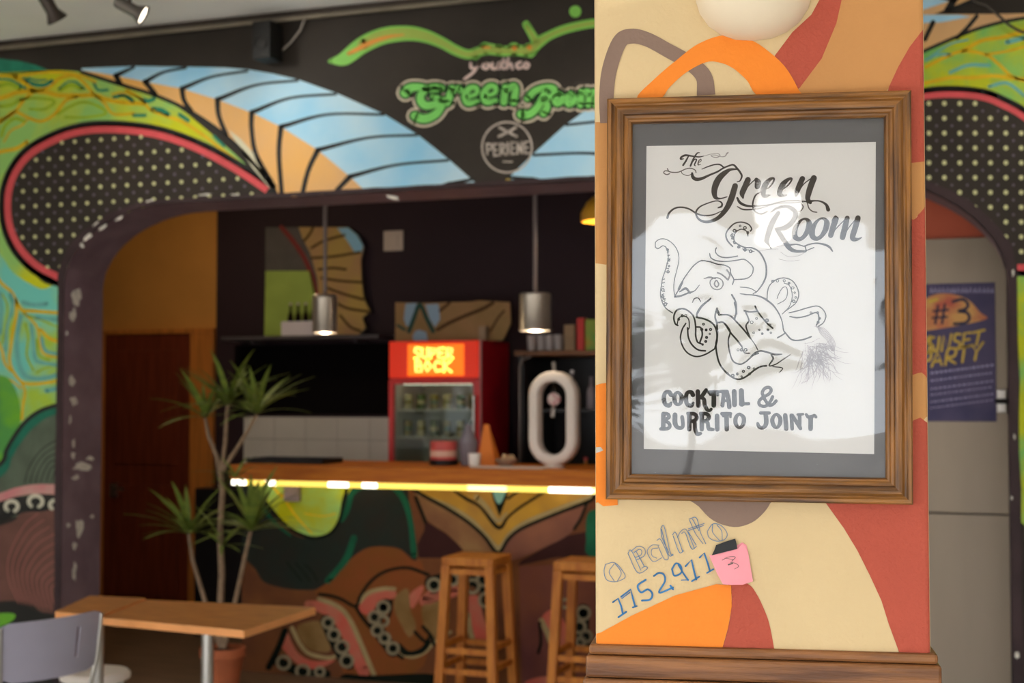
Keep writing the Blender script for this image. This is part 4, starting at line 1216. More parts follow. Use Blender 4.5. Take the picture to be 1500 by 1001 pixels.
# the swimmer held by the arms: limbs, body line and loose hair
ink('swimmer_outline', [(ZE([(792, 165), (910, 170), (1000, 252), (1080, 340), (1152, 432)]), 2), (ZE([(782, 252), (850, 256), (930, 372), (1000, 452), (1052, 522)]), 2), (ZE([(770, 100), (782, 135), (798, 155)]), [2, 3.5, 2]),
                        (ZF([(0, 302), (50, 262), (110, 246), (180, 262), (250, 282), (322, 280)]), [1.4, 2, 2.2, 2.2, 2.4, 1.4]), (ZF([(215, 290), (232, 330), (190, 400), (260, 385), (340, 332), (410, 286)]), [2, 2, 1.6, 1.4, 1.2, 1]), (ZF([(230, 410), (330, 425), (300, 470)]), 1.2),
                        (ZE([(1152, 432), (1200, 500), (1232, 560)]), 1.2), (ZE([(1052, 522), (1080, 590), (1140, 600)]), 1.4)], m_ik, kind='stuff')
random.seed(21)
hair = []
for k in range(110):
    a = math.radians(random.uniform(0, 112))
    L_h = random.uniform(18, 52) * (0.75 if a < 0.5 else 1)
    x, y = 1100 + 640 / 7.15 + random.uniform(-14, 18), 480 + 250 / 7.15 + random.uniform(-14, 16)
    p = [(x, y)]
    cur = a
    for s in range(5):
        cur += random.uniform(-.45, .5)
        x += math.cos(cur) * L_h / 5; y += math.sin(cur) * L_h / 5
        p.append((x, y))
    hair.append((p, [.4, .6, .7, .7, .6, .4]))
for k in range(6):
    hair.append((ZD([(740 + 6 * k, 705), (835 - 8 * k, 722 + 10 * k), (900 - 8 * k, 790 + 10 * k), (950 - 14 * k, 870), (945 - 6 * k, 960)]), .9))
ink('swimmer_hair', hair, mat('poster_hair_ink', (186, 178, 180), 0.6), kind='stuff')

# ------------------------------------------------------------------ pink sticky note on the pillar
nt_o = lambda p, h: [on_p(x, y, PO + PN * hh, PN) for (x, y), hh in zip(HW(p), h)]
m_note = mat('pink_note_paper', (246, 158, 168), 0.75, var=0.03, scale=20)
m_note2 = mat('black_tape', (38, 38, 40), 0.5)
note = empty('sticky_note', on_p(1078, 857, PO, PN), 'pink sticky note with black tape, stuck on the pillar under the frame', 'note')


def sheet(name, grid, hts, m, parent, th=0.0006):
    """grid: rows of crop points, hts: height above the pillar"""
    vs, fs = [], []
    R, C_ = len(grid), len(grid[0])
    for r in range(R):
        vs += nt_o(grid[r], hts[r])
    n = len(vs)
    vs += [v - PN * th for v in vs]
    for r in range(R - 1):
        for c in range(C_ - 1):
            i = r * C_ + c
            fs.append((i, i + C_, i + C_ + 1, i + 1)); fs.append((n + i, n + i + 1, n + i + C_ + 1, n + i + C_))
    edge = [c for c in range(C_)] + [r * C_ + C_ - 1 for r in range(1, R)] + [(R - 1) * C_ + c for c in range(C_ - 2, -1, -1)] + [r * C_ for r in range(R - 2, 0, -1)]
    for a, b in zip(edge, edge[1:] + edge[:1]): fs.append((a, b, n + b, n + a))
    o = raw(name, vs, fs, m, parent, True)
    o.data.set_sharp_from_angle(angle=math.radians(40))
    return o


sheet('note_sheet', [[(845, 420), (950, 395), (1050, 372), (1090, 330)], [(870, 480), (965, 465), (1070, 450), (1130, 400)], [(905, 560), (985, 550), (1090, 545), (1150, 520)], [(945, 632), (1010, 636), (1090, 635), (1165, 610)]],
      [[.0025, .003, .004, .003], [.005, .006, .006, .003], [.009, .009, .008, .004], [.014, .013, .011, .006]], m_note, note)
sheet('note_edge', [[(1040, 350), (1085, 325), (1118, 345)], [(1060, 400), (1100, 380), (1132, 410)]], [[.0015, .0015, .0012], [.0015, .0015, .0012]], m_note, note)
sheet('tape_strip', [[(895, 345), (960, 320), (1035, 297)], [(880, 385), (960, 355), (1045, 335)], [(862, 420), (960, 395), (1050, 372)]], [[.004, .005, .004], [.005, .006, .005], [.0045, .005, .0055]], m_note2, note)
PNT = Paint(lambda x, y: on_p(x, y, PO + PN * 0.0105, PN), PN, 0.0001)
PNT.begin()
for p, w in (([(940, 455), (985, 432), (1035, 432), (1010, 462)], .9), ([(985, 488), (1015, 478)], 2.0), ([(1000, 470), (1040, 480), (1060, 500), (1030, 520)], .8), ([(960, 440), (1020, 450)], .7)):
    PNT.stroke(HW(p), w)
tag(PNT.done('pencil_number', m_ik2, note, 1), kind='stuff')

# ------------------------------------------------------------------ bar counter with its painted front
def lift(c, k):
    out = []
    for v in lin(c):
        v = min(0.9, v * k)
        out.append(255 * (12.92 * v if v <= 0.0031308 else 1.055 * v ** (1 / 2.4) - 0.055))
    return tuple(out)


LB = 2.15
def kb(name, c, c2=None, k=LB, **kw):
    kw.setdefault('spec', 0.08)
    return mat('bar_' + name, lift(c, k), 0.7, rgb2=lift(c2, k) if c2 else None, **kw)


def depth_at(px, x):
    """y at which the vertical plane through pixel column px meets the plane x = const"""
    d = ray(px, 600)
    return x * d.y / d.x


m_top = mat('counter_varnished_wood', (190, 108, 20), 0.6, rgb2=(166, 86, 14), scale=4, stretch=(1, 12, 12), detail=6)
m_body = kb('brown_ground', (84, 50, 26), (70, 40, 24), scale=4)
YO = YK - 0.08
KX0, KX1 = on_y(336, 690, YO).x, -1.06
KZ = on_y(600, 686, YO).z
counter = empty('bar_counter', ((KX0 + KX1) / 2, YK + .3, 0), 'long bar counter with a wooden top and octopus mural front', 'bar counter')
body = box('counter_body', (KX0 + .04, YK, 0), (KX1, YK + .55, KZ - .085), m_body, counter)
box('worktop', (KX0, YO, KZ - .085), (KX1, YK + .65, KZ), m_top, counter, .006)
m_led = mat('led_strip_warm', (255, 236, 150), 0.5, emit=(255, 236, 150), estr=2.6)
m_led2 = mat('led_strip_yellow', (240, 210, 90), 0.5, emit=(245, 215, 95), estr=1.5)
m_ledw = mat('led_strip_white', (255, 250, 230), 0.5, emit=(255, 250, 225), estr=4.0)
segs = [(340, 360, m_ledw), (361, 388, m_led2), (389, 403, m_ledw), (404, 480, m_led2), (481, 510, m_ledw), (511, 530, m_led2), (531, 552, m_ledw), (553, 592, m_led2), (593, 684, m_led2), (685, 742, m_led), (743, 803, m_led2), (804, 866, m_ledw), (867, 940, m_led), (941, 1080, m_led2)]
led = box('led_profile', (KX0 + .01, YO + .002, KZ - .097), (KX1 - .01, YO + .03, KZ - .0852), mat('led_channel', (200, 190, 160), .5), counter)
for a, b, m_ in segs:
    box('led_section', (on_y(a, 700, YO).x, YO - .004, KZ - .116), (min(on_y(b, 700, YO).x, KX1), YO + .012, KZ - .0875), m_, led)
sb = on_y(430, 722, YK)
box('socket_box', (sb.x - .05, YK - .03, sb.z - .05), (sb.x + .05, YK - .0005, sb.z + .045), mat('grey_socket', (150, 130, 130), .5), counter, .006)

PKM = Paint(lambda x, y: on_y(x, y, YK), (0, -1, 0), 0.0006, lambda bm: cut_box(bm, (KX0 + .04, None, 0), (KX1, None, KZ - .086)))
KI = lambda p: T(340, 690, 5.268, p)
KJ = lambda p: T(340, 830, 5.0, p)
KK = lambda p: T(590, 690, 5.172, p)
KL = lambda p: T(620, 800, 4.98, p)
k_dk = kb('dark_green_mass', (34, 40, 34), (40, 36, 30), k=1.3, scale=6)
k_te = kb('teal_edge', (24, 76, 52), k=1.7, scale=8, var=.2)
k_yg = kb('lime_blob', (120, 150, 80), (136, 134, 14), k=2.2, scale=3, ramp=(.42, .58))
k_li = kb('black_line', (16, 20, 12), k=1.2)
k_yl = kb('yellow_vein', (170, 140, 20), k=2.2)
k_pk = kb('pink_arm', (138, 62, 50), (130, 74, 58), scale=8)
k_cr = kb('cream_edge', (118, 102, 70), scale=10, var=.2)
k_su = kb('sucker', (102, 92, 72), scale=20, var=.2)
k_ol = kb('olive_lobe', (84, 62, 30), (96, 74, 44), scale=8)
k_br = kb('rust_arm', (92, 48, 22), (84, 50, 20), scale=5)
k_mr = kb('maroon_shape', (44, 22, 20), k=1.8, scale=5, var=.2)
k_tw = kb('tan_wing', (104, 76, 48), (84, 54, 36), scale=4)
k_tw2 = kb('plum_wing', (98, 62, 46), (84, 52, 42), scale=4)
k_go = kb('gold_fan', (138, 104, 34), (120, 88, 40), scale=5)
k_dr = kb('drop_teal', (88, 124, 122))
k_pp = kb('plum_ground', (72, 40, 38), (84, 48, 34), scale=3)
PKM.begin().fill(KI([(40, 60), (160, 80), (190, 170), (300, 320), (400, 440), (520, 510), (640, 520), (750, 490), (830, 400), (860, 260), (890, 70), (1300, 70), (1370, 250), (1400, 400), (1430, 640), (1400, 690), (1300, 605), (1180, 582), (1050, 592), (950, 650), (860, 740), (760, 840), (660, 910), (560, 920), (420, 910), (250, 860), (180, 760), (40, 560)])).done_each('mural_green_mass', k_dk, counter, 1)
PKM.begin().stroke(KI([(845, 380), (890, 300), (925, 180), (1000, 130), (1120, 120)]), [8, 8, 8, 6, 4]).stroke(KI([(1240, 110), (1330, 230), (1378, 400), (1405, 650)]), [9, 9, 8, 9]).stroke(KI([(165, 140), (220, 260), (330, 400), (450, 500)]), [7, 5, 5, 3]).stroke(KI([(940, 520), (900, 640), (840, 740), (740, 850)]), 10)
PKM.done_each('mural_teal_edge', k_te, counter, 2)
PKM.begin().fill(KI([(165, 40), (180, 95), (240, 215), (325, 325), (430, 432), (540, 485), (650, 512), (762, 470), (832, 370), (862, 230), (905, 40)])).done_each('mural_lime_blob', k_yg, counter, 2)
PKM.begin().stroke(KI([(390, 180), (450, 290), (520, 380), (610, 480)]), [3, 4, 3, 3]).stroke(KI([(300, 100), (380, 200)]), 4).stroke(KI([(560, 330), (700, 350), (800, 330)]), 2).done_each('mural_yellow_vein', k_yl, counter, 3)
PKM.begin().stroke(KI([(165, 90), (240, 215), (325, 325), (430, 435), (540, 495), (650, 518), (762, 480), (832, 375), (862, 230), (900, 100)]), 5)
for k in range(3): PKM.stroke(KI([(420 + 70 * k, 700 + 10 * k), (480 + 70 * k, 780), (540 + 60 * k, 850)]), 1.6)
PKM.done_each('mural_outline', k_li, counter, 3)
# rust arm and the pink arms with suckers
PKM.begin().fill(KI([(640, 930), (760, 850), (860, 745), (950, 655), (1050, 598), (1180, 588), (1300, 612), (1400, 695), (1480, 770), (1480, 1500), (900, 1600), (840, 1200), (700, 1000)])).done_each('mural_rust_arm', k_br, counter, 2)
PKM.begin().fill(KJ([(930, 310), (985, 215), (1060, 185), (1190, 178), (1190, 232), (1080, 250), (1035, 330), (985, 355)])).stroke(KJ([(560, 280), (660, 300), (750, 345), (820, 440), (870, 550), (910, 660), (965, 770)]), [12, 17, 18, 18, 18, 18, 17])
PKM.fill(KJ([(395, 470), (440, 560), (490, 640), (580, 690), (690, 690), (740, 670), (740, 700), (640, 745), (540, 745), (450, 690), (370, 600), (350, 560)]))
PKM.fill(KJ([(1300, 210), (1390, 140), (1400, 180), (1340, 290), (1310, 300)])).fill(KJ([(1390, 240), (1440, 180), (1520, 160), (1640, 150), (1640, 190), (1520, 215), (1440, 270)]))
PKM.fill(KL([(290, 390), (330, 365), (405, 370), (430, 480), (460, 580), (495, 690), (400, 715), (360, 600), (340, 500)])).fill(KL([(-20, 380), (90, 330), (240, 290), (250, 360), (120, 400), (0, 440)]))
PKM.fill(KL([(865, 545), (890, 490), (950, 465), (1010, 520), (1060, 640), (1000, 760), (940, 770), (925, 620)])).fill(KL([(760, 985), (860, 955), (980, 960), (980, 1010), (760, 1010)])).done_each('mural_pink_arm', k_pk, counter, 4)
PKM.begin().stroke(KJ([(640, 240), (740, 275), (820, 330), (880, 420), (925, 520), (980, 650), (1040, 790)]), 7).stroke(KJ([(440, 450), (500, 570), (570, 640), (700, 670), (760, 660)]), 6).stroke(KJ([(925, 270), (1000, 195), (1100, 165), (1190, 165)]), 6)
PKM.stroke(KJ([(1240, 640), (1320, 665), (1410, 630), (1480, 560), (1600, 480)]), 5).stroke(KL([(330, 500), (340, 600), (370, 710)]), 7).stroke(KL([(862, 545), (900, 620), (930, 700)]), 8).done_each('mural_cream_edge', k_cr, counter, 5)
PKM.begin().fill(KJ([(1200, 220), (1280, 160), (1300, 230), (1310, 330), (1350, 440), (1300, 520), (1240, 430), (1190, 320)])).fill(KJ([(1390, 300), (1480, 250), (1580, 260), (1590, 420), (1500, 530), (1420, 470)])).fill(KJ([(480, 440), (640, 400), (690, 500), (720, 620), (600, 620), (520, 560)])).done_each('mural_olive_lobe', k_ol, counter, 4)
PKM.begin().fill(KJ([(1225, 560), (1300, 620), (1390, 590), (1440, 510), (1450, 575), (1400, 635), (1310, 655), (1240, 640)])).stroke(KJ([(640, 205), (720, 215), (800, 240), (905, 292), (940, 220), (1000, 130), (1080, 60), (1180, 20), (1300, 12), (1440, 62)]), 4.5).stroke(KJ([(905, 292), (960, 380), (1050, 485), (1150, 600), (1250, 670)]), 5)
PKM.stroke(KJ([(660, 400), (700, 500), (750, 600), (800, 700)]), 6).stroke(KJ([(270, 740), (340, 600), (390, 470)]), 9).stroke(KJ([(1170, 250), (1160, 340), (1120, 430)]), 4).stroke(KJ([(1340, 480), (1400, 540), (1450, 560)]), 5)
PKM.fill(KJ([(820, 790), (1000, 800), (1480, 790), (1480, 900), (820, 900)])).stroke(KL([(480, 200), (510, 400), (490, 600)]), 5).stroke(KL([(0, 590), (60, 660), (80, 720)]), 5).stroke(KL([(850, 560), (860, 700), (840, 780)]), 4).done_each('mural_arm_line', k_li, counter, 6)
PKM.begin().stroke(KJ([(690, 390), (750, 510), (800, 600), (860, 720)]), 15).stroke(KJ([(330, 690), (420, 740), (540, 785), (690, 790)]), 14).stroke(KJ([(1130, 280), (1060, 380), (1080, 480), (1180, 620)]), 18).stroke(KL([(60, 270), (220, 235), (380, 250), (470, 330), (480, 430)]), 20).stroke(KL([(1170, 470), (1160, 600), (1170, 710)]), 20).done_each('mural_sucker_backing', k_li, counter, 6)  # black paint backing behind the sucker rows
PKM.begin()
for f, lst in ((KJ, [(380, 705, 46), (520, 770, 46), (645, 772, 32), (705, 412, 38), (748, 500, 40), (808, 590, 44), (842, 692, 44), (1110, 300, 42), (1045, 372, 40), (1110, 400, 34), (1065, 470, 38), (1120, 525, 36), (1180, 600, 40)]),
               (KL, [(360, 295, 48), (462, 395, 50), (440, 245, 44), (215, 245, 40), (80, 285, 44), (1170, 490, 46), (1140, 590, 42), (1190, 660, 40), (1035, 420, 30), (1150, 700, 30)])):
    for x, y, r in lst:
        PKM.stroke(f([(x + r * math.cos(a), y + r * math.sin(a)) for a in [2 * math.pi * k / 10 for k in range(10)]]), 4.6, closed=True)
PKM.done_each('mural_sucker', k_su, counter, 7)
# fan in the middle
PKM.begin().fill(KL([(700, 150), (960, 140), (1300, 150), (1300, 1040), (720, 1040)]), smooth=False).done_each('mural_plum_ground', k_pp, counter, 1)
PKM.begin().fill(KK([(165, 375), (330, 478), (470, 600), (480, 660), (120, 660), (110, 560), (165, 450)]), smooth=False).fill(KK([(1250, 490), (1400, 460), (1420, 660), (1170, 655), (870, 720), (900, 680), (1060, 590)]), smooth=False).done_each('mural_maroon_shape', k_mr, counter, 3)
PKM.begin().fill(KK([(95, 165), (350, 280), (500, 390), (620, 500), (722, 632), (700, 680), (480, 645), (450, 590), (330, 470), (180, 370), (130, 260)]), n=3).done_each('mural_tan_wing', k_tw, counter, 4)
PKM.begin().fill(KK([(735, 640), (820, 500), (900, 440), (1100, 350), (1405, 235), (1340, 370), (1250, 490), (1050, 590), (880, 662), (770, 690)]), n=3).done_each('mural_plum_wing', k_tw2, counter, 4)
PKM.begin().fill(KK([(40, 60), (1480, 60), (1450, 195), (1250, 265), (1000, 362), (880, 425), (800, 505), (728, 600), (640, 485), (520, 365), (350, 265), (160, 185)]), smooth=False).done_each('mural_gold_fan', k_go, counter, 5)
PKM.begin().stroke(KK([(120, 175), (350, 265), (510, 365), (625, 475), (725, 590), (800, 490), (880, 425), (1000, 362), (1250, 262), (1440, 190)]), [4, 5, 6, 5, 8, 5, 7, 7, 6, 5]).stroke(KK([(560, 200), (640, 280), (720, 380), (790, 320)]), [9, 7, 6, 3]).done_each('mural_cream_edge', k_cr, counter, 6)
PKM.begin().stroke(KK([(80, 140), (200, 210), (350, 292), (500, 392), (620, 500), (722, 622), (800, 520), (880, 450), (1000, 392), (1250, 292), (1420, 228), (1450, 190)]), 5).stroke(KK([(360, 130), (480, 210), (590, 275), (725, 430), (800, 350), (900, 270), (1115, 135)]), [3, 5, 4, 6, 4, 4, 4]).stroke(KK([(800, 210), (870, 160), (930, 130)]), 4)
PKM.fill(KK([(665, 130), (805, 130), (790, 205), (735, 350), (690, 225)]), smooth=False).stroke(KK([(100, 200), (140, 300), (175, 390)]), 5).stroke(KK([(1400, 240), (1350, 360), (1300, 440)]), 4).done_each('mural_fan_line', k_li, counter, 7)
PKM.begin().fill(KK([(692, 135), (780, 135), (765, 205), (732, 252), (700, 210)])).done_each('mural_drop', k_dr, counter, 8)
PKM.begin().fill(KK([(1400, 330), (1500, 290), (1700, 300), (1700, 700), (1415, 650), (1390, 520)])).done_each('mural_green_edge', k_te, counter, 4)

# ------------------------------------------------------------------ bar stools
m_stool = mat('honey_wood', (196, 122, 44), 0.5, rgb2=(168, 96, 32), scale=5, stretch=(6, 6, 1), detail=6)


def make_stool(loc, label):
    st = empty('bar_stool', loc, label, 'stool', 'wooden bar stools at the counter')
    X, Y = loc[0], loc[1]
    h, w, s = loc_h, .142, .022
    box('seat', (X - w, Y - w, h - .045), (X + w, Y + w, h), m_stool, st, .006)
    for sx in (-1, 1):
        for sy in (-1, 1):
            bm = bmesh.new()
            t, b_ = Vector((X + sx * (w - .022), Y + sy * (w - .022), h - .045)), Vector((X + sx * (w + .012), Y + sy * (w + .012), 0))
            vs = []
            for c in (b_, t):
                for dx, dy in ((-s, -s), (s, -s), (s, s), (-s, s)): vs.append(bm.verts.new((c.x + dx, c.y + dy, c.z)))
            for k in range(4): bm.faces.new((vs[k], vs[(k + 1) % 4], vs[4 + (k + 1) % 4], vs[4 + k]))
            bm.faces.new(vs[:4][::-1]); bm.faces.new(vs[4:])
            bm_obj('leg', bm, m_stool, st)
    at = lambda z: w - .022 + (.034) * (h - .045 - z) / (h - .045)
    for z, hh in ((h - .075, .03), (.285, .03 - .001), (.18, .03 - .001)):
        r = at(z)
        for sy in (-1, 1):
            z2 = z
            box('rung' if hh < .03 else 'apron', (X - r + s, Y + sy * r - .009, z2 - hh / 2), (X + r - s, Y + sy * r + .009, z2 + hh / 2), m_stool, st)
            box('rung' if hh < .03 else 'apron', (X + sy * r - .009, Y - r + s, z + (.02 if hh < .03 else 0) - hh / 2), (X + sy * r + .009, Y + r - s, z + (.02 if hh < .03 else 0) + hh / 2), m_stool, st)
    return st


SY = 6.98
loc_h = on_y(690, 818, SY - .14).z
s1 = on_y(684, 830, SY - .14).x
s2 = on_y(850, 830, SY - .14).x
make_stool((s1, SY, 0), 'honey-coloured wooden bar stool standing clear of the pillar, before the painted counter')
make_stool((s2, SY, 0), 'wooden bar stool before the counter, half hidden by the painted pillar')

# ------------------------------------------------------------------ bar fittings on the back wall
YBW = YB - .03
m_tile = mat('white_wall_tile', (214, 206, 196), 0.25, var=0.06, scale=4)
m_grout = mat('tile_grout', (150, 140, 132), 0.8)
bs = empty('tile_splashback', (on_y(460, 700, YBW).x, YBW, 0.98), 'white tiled splashback behind the bar, left of the fridge', 'splashback')
tx0, tx1 = on_y(358, 650, YBW).x, on_y(640, 650, YBW).x
tz1, tz0 = on_y(460, 611, YBW).z, 0.98
box('grout_bed', (tx0, YBW - .008, tz0), (tx1, YBW - .0005, tz1), m_grout, bs)
nc, nr = 6, 3
for i in range(nc):
    for j in range(nr):
        a = tx0 + (tx1 - tx0) * i / nc; b = tx0 + (tx1 - tx0) * (i + 1) / nc
        c = tz0 + (tz1 - tz0) * j / nr; d = tz0 + (tz1 - tz0) * (j + 1) / nr
        box('tile', (a + .002, YBW - .014, c + .002), (b - .002, YBW - .0075, d - .002), m_tile, bs, .0015)
m_cab = mat('black_laminate', (22, 18, 18), 0.45, var=.1)
back_c = tag(box('back_cabinet', (on_y(356, 700, YBW).x, 8.25, 0), (-1.1, YBW - .002, .98), m_cab, None, .004), 'low black cabinet along the back wall under the fridge', 'cabinet')

# matt black sheet standing in for the shade between shelf and tiles
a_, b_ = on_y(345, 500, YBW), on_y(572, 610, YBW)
tag(box('shelf_shade_panel', (a_.x, YBW - .012, b_.z + .012), (b_.x, YBW - .0005, a_.z - .03), mat('shelf_shade_black', (14, 10, 11), .9, spec=.1), None, .002), 'matt black panel standing in for shade on the bar wall, between the dark shelf and the white tiles', 'board')

# switch plate
sw_ = on_y(577, 353, YBW)
swo = tag(box('switch_plate', (sw_.x - .075, YBW - .012, sw_.z - .07), (sw_.x + .075, YBW - .0005, sw_.z + .07), mat('ivory_plastic', (206, 186, 170), .4), None, .006), 'square ivory switch plate on the dark bar wall', 'switch')
box('switch_rocker', (sw_.x - .035, YBW - .017, sw_.z - .04), (sw_.x + .035, YBW - .0115, sw_.z + .04), MATS['ivory_plastic'], swo, .004)

# shelf with its things
m_shelf = mat('charcoal_shelf', (84, 78, 80), 0.4, var=.1)
sz = on_y(440, 492, YBW - .24).z
sx0, sx1 = on_y(326, 490, YBW - .24).x, on_y(556, 490, YBW - .24).x
shf = empty('wall_shelf', ((sx0 + sx1) / 2, YBW, sz), 'dark floating shelf on the bar wall, left of the fridge', 'shelf')
box('shelf_board', (sx0, YBW - .26, sz - .025), (sx1, YBW - .001, sz), m_shelf, shf, .003)
for x in (sx0 + .2, sx1 - .2):
    box('bracket', (x - .01, YBW - .2, sz - .05), (x + .01, YBW - .001, sz - .0255), m_shelf, shf)


def board(name, outline, Y, th, m, label, cat, parent=None):
    """flat cut-out board, outline in photograph pixels laid on the plane y = Y, given its thickness"""
    p = [on_y(x, y, Y) for x, y in outline]
    n = len(p)
    tris = tessellate_polygon([[Vector((q.x, q.z, 0)) for q in p]])
    vs = p + [q + Vector((0, th, 0)) for q in p]
    fs = [tuple(t) for t in tris] + [tuple(n + i for i in reversed(t)) for t in tris] + [(i, (i + 1) % n, n + (i + 1) % n, n + i) for i in range(n)]
    o = raw(name, vs, fs, m, parent)
    bm = bmesh.new(); bm.from_mesh(o.data); bmesh.ops.recalc_face_normals(bm, faces=bm.faces); bm.to_mesh(o.data); bm.free()
    if label: tag(o, label, cat)
    return o


szp = on_y(440, 491.5, YBW - .06)
YS1 = YBW - .06
m_bd = mat('board_grey', (92, 86, 82), .6, var=.2, scale=6)
b_bl = 491.0
feather = board('feather_panel', [(389, 333), (508, 333), (524, 344), (533, 362), (528, 382), (530, 410), (533, 438), (543, 457), (530, 466), (536, 482), (526, b_bl), (388, b_bl)], YS1, .03, m_bd, 'painted cut-out panel with a feathered wing, standing on the dark shelf', 'painted panel')
F8 = lambda p: T(320, 290, 4.767, p)
PFB = Paint(lambda x, y: on_y(x, y, YS1), (0, -1, 0), .0006)
PFB.begin().fill(F8([(560, 205), (905, 205), (970, 260), (1015, 340), (995, 430), (1000, 570), (1015, 700), (1060, 795), (1005, 835), (1028, 905), (980, 955), (760, 955), (700, 700), (690, 560), (640, 380), (590, 290)]), smooth=False).done('wing_ground', kb('wing_tan', (112, 86, 60), (116, 96, 52), k=3.0, scale=4), feather, 1)
PFB.begin().fill(F8([(830, 212), (905, 207), (970, 262), (1012, 335), (1000, 385), (950, 380), (900, 300)]), smooth=False).done('wing_blue', kb('wing_blue', (92, 124, 142), k=3.0), feather, 2)
PFB.begin()
for p in ([(650, 350), (740, 300), (880, 260)], [(650, 420), (800, 410), (990, 380)], [(700, 500), (800, 490), (890, 500)], [(720, 560), (850, 580), (1000, 590)], [(760, 630), (870, 670), (1010, 710)], [(800, 720), (900, 770), (1050, 795)], [(850, 820), (920, 900), (990, 930)], [(600, 300), (640, 250), (660, 210)]):
    PFB.stroke(F8(p), 4)
PFB.done_each('wing_line', kb('wing_brown', (62, 46, 24), k=2.0), feather, 3)
PFB.begin().stroke(F8([(440, 205), (520, 300), (600, 420), (650, 540), (680, 660), (700, 720)]), 7).done('wing_red_edge', kb('wing_red', (88, 36, 34), k=2.4), feather, 3)
YS2 = YBW - .086
tag(board('green_card', [(389, 397), (452, 397), (462, 440), (463, b_bl + 1), (387, b_bl + 1)], YS2, .02, mat('leaf_green_card', lift((104, 118, 52), 2.7), .6, var=.15, scale=5), None, None), 'leaf-green card leaning before the feathered panel on the shelf', 'card')
YS3 = YBW - .22
cp0, cp1 = on_y(412, 490, YS3), on_y(459, 490, YS3)
ct = empty('bottle_carrier', ((cp0.x + cp1.x) / 2, YS3 + .06, sz), 'small white carton tray holding dark bottles, on the dark shelf', 'carton')
m_cart = mat('white_carton', (220, 210, 214), .7, var=.05)
hc = on_y(430, 471, YS3).z - sz
for nm, lo, hi in (('carton_base', (cp0.x, YS3, sz + .0005), (cp1.x, YS3 + .13, sz + .006)), ('carton_side', (cp0.x, YS3, sz + .006), (cp1.x, YS3 + .006, sz + hc)), ('carton_side', (cp0.x, YS3 + .124, sz + .006), (cp1.x, YS3 + .13, sz + hc)),
                   ('carton_side', (cp0.x, YS3 + .006, sz + .006), (cp0.x + .006, YS3 + .124, sz + hc)), ('carton_side', (cp1.x - .006, YS3 + .006, sz + .006), (cp1.x, YS3 + .124, sz + hc))):
    box(nm, lo, hi, m_cart, ct)

m_btl = mat('brown_bottle_glass', (34, 24, 18), .15)
m_lab = mat('pale_bottle_label', (200, 190, 180), .6)


def bottle(x, y, z, h, r, mglass, mcap, label, group=None, mlab=None, cat='bottle'):
    b = empty('bottle', (x, y, z), label, cat, group)
    lathe('bottle_body', [(0, 0), (r * .92, 0), (r, h * .02), (r, h * .52), (r * .8, h * .62), (r * .38, h * .74), (r * .34, h * .93), (0, h * .93)], mglass, b, (x, y, z), 14)
    lathe('bottle_cap', [(0, h * .925), (r * .42, h * .925), (r * .42, h * .995), (r * .36, h), (0, h)], mcap, b, (x, y, z), 12)
    if mlab:
        lathe('bottle_label', [(r * 1.015, h * .14), (r * 1.015, h * .44)], mlab, b, (x, y, z), 14)
    return b


hb = on_y(430, 445, YS3 + .06).z - sz
for k, nm in enumerate(('leftmost', 'second from the left', 'second from the right', 'rightmost')):
    bottle(cp0.x + .035 + (cp1.x - cp0.x - .07) * k / 3, YS3 + .065, sz + .0065, hb, .021, m_btl, m_lab, nm + ' of four small dark bottles in the white carton on the shelf', 'bottles in the white carton')

# ------------------------------------------------------------------ fridge with a lit header
m_fred = mat('fridge_red_enamel', (196, 40, 38), .3, var=.05)
m_fside = mat('fridge_dark_red_side', (196, 20, 40), .35, var=.1)
m_fin = mat('fridge_white_liner', (206, 204, 190), .5)
m_glow = mat('header_backlit_red', (190, 40, 20), .4, emit=(226, 44, 4), estr=0.55)
m_glow2 = mat('header_centre_glow', (255, 130, 30), .4, emit=(255, 108, 10), estr=1.15)
m_text = mat('header_lit_letters', (255, 220, 120), .4, emit=(255, 196, 90), estr=3.2)
FY = 8.28
fx0, fx1 = on_y(569, 600, FY).x, on_y(703, 600, FY).x
fzt = on_y(640, 499, FY).z
fzh = on_y(640, 556, FY).z
fzb = .982
fdb = min(depth_at(745, fx1), YBW - .01)
fridge = empty('drinks_fridge', ((fx0 + fx1) / 2, (FY + fdb) / 2, fzb), 'red glass-door drinks fridge with a glowing orange header sign', 'fridge')
bm = bmesh.new()
add_box(bm, (fx0, FY + .03, fzh), (fx1, fdb, fzt)); add_box(bm, (fx0, FY + .03, fzb), (fx0 + .03, fdb, fzh)); add_box(bm, (fx0 + .03, fdb - .03, fzb), (fx1 - .03, fdb, fzh)); add_box(bm, (fx0 + .03, FY + .03, fzb), (fx1 - .03, fdb - .03, fzb + .03))
bm_obj('cabinet_body', bm, m_fred, fridge)
box('side_panel', (fx1 - .03, FY + .03, fzb), (fx1 + .002, fdb, fzt), m_fside, fridge)
m_liner = box('liner', (fx0 + .031, fdb - .036, fzb + .031), (fx1 - .031, fdb - .031, fzh - .002), m_fin, fridge)
box('liner_side', (fx0 + .031, FY + .04, fzb + .031), (fx0 + .036, fdb - .037, fzh - .002), m_fin, fridge)
box('header_panel', (fx0 + .004, FY, fzh + .01), (fx1 - .012, FY + .0295, fzt - .004), m_glow, fridge, .003)
for lo, hi in (((fx0, FY, fzb), (fx0 + .035, FY + .03, fzh)), ((fx1 - .045, FY, fzb), (fx1, FY + .03, fzh)), ((fx0 + .035, FY, fzh - .03), (fx1 - .045, FY + .03, fzh)), ((fx0 + .035, FY, fzb), (fx1 - .045, FY + .03, fzb + .04))):
    box('door_frame', lo, hi, m_fred, fridge, .003)
m_tg = bpy.data.materials.new('fridge_door_glass'); m_tg.use_nodes = True
_nt = m_tg.node_tree
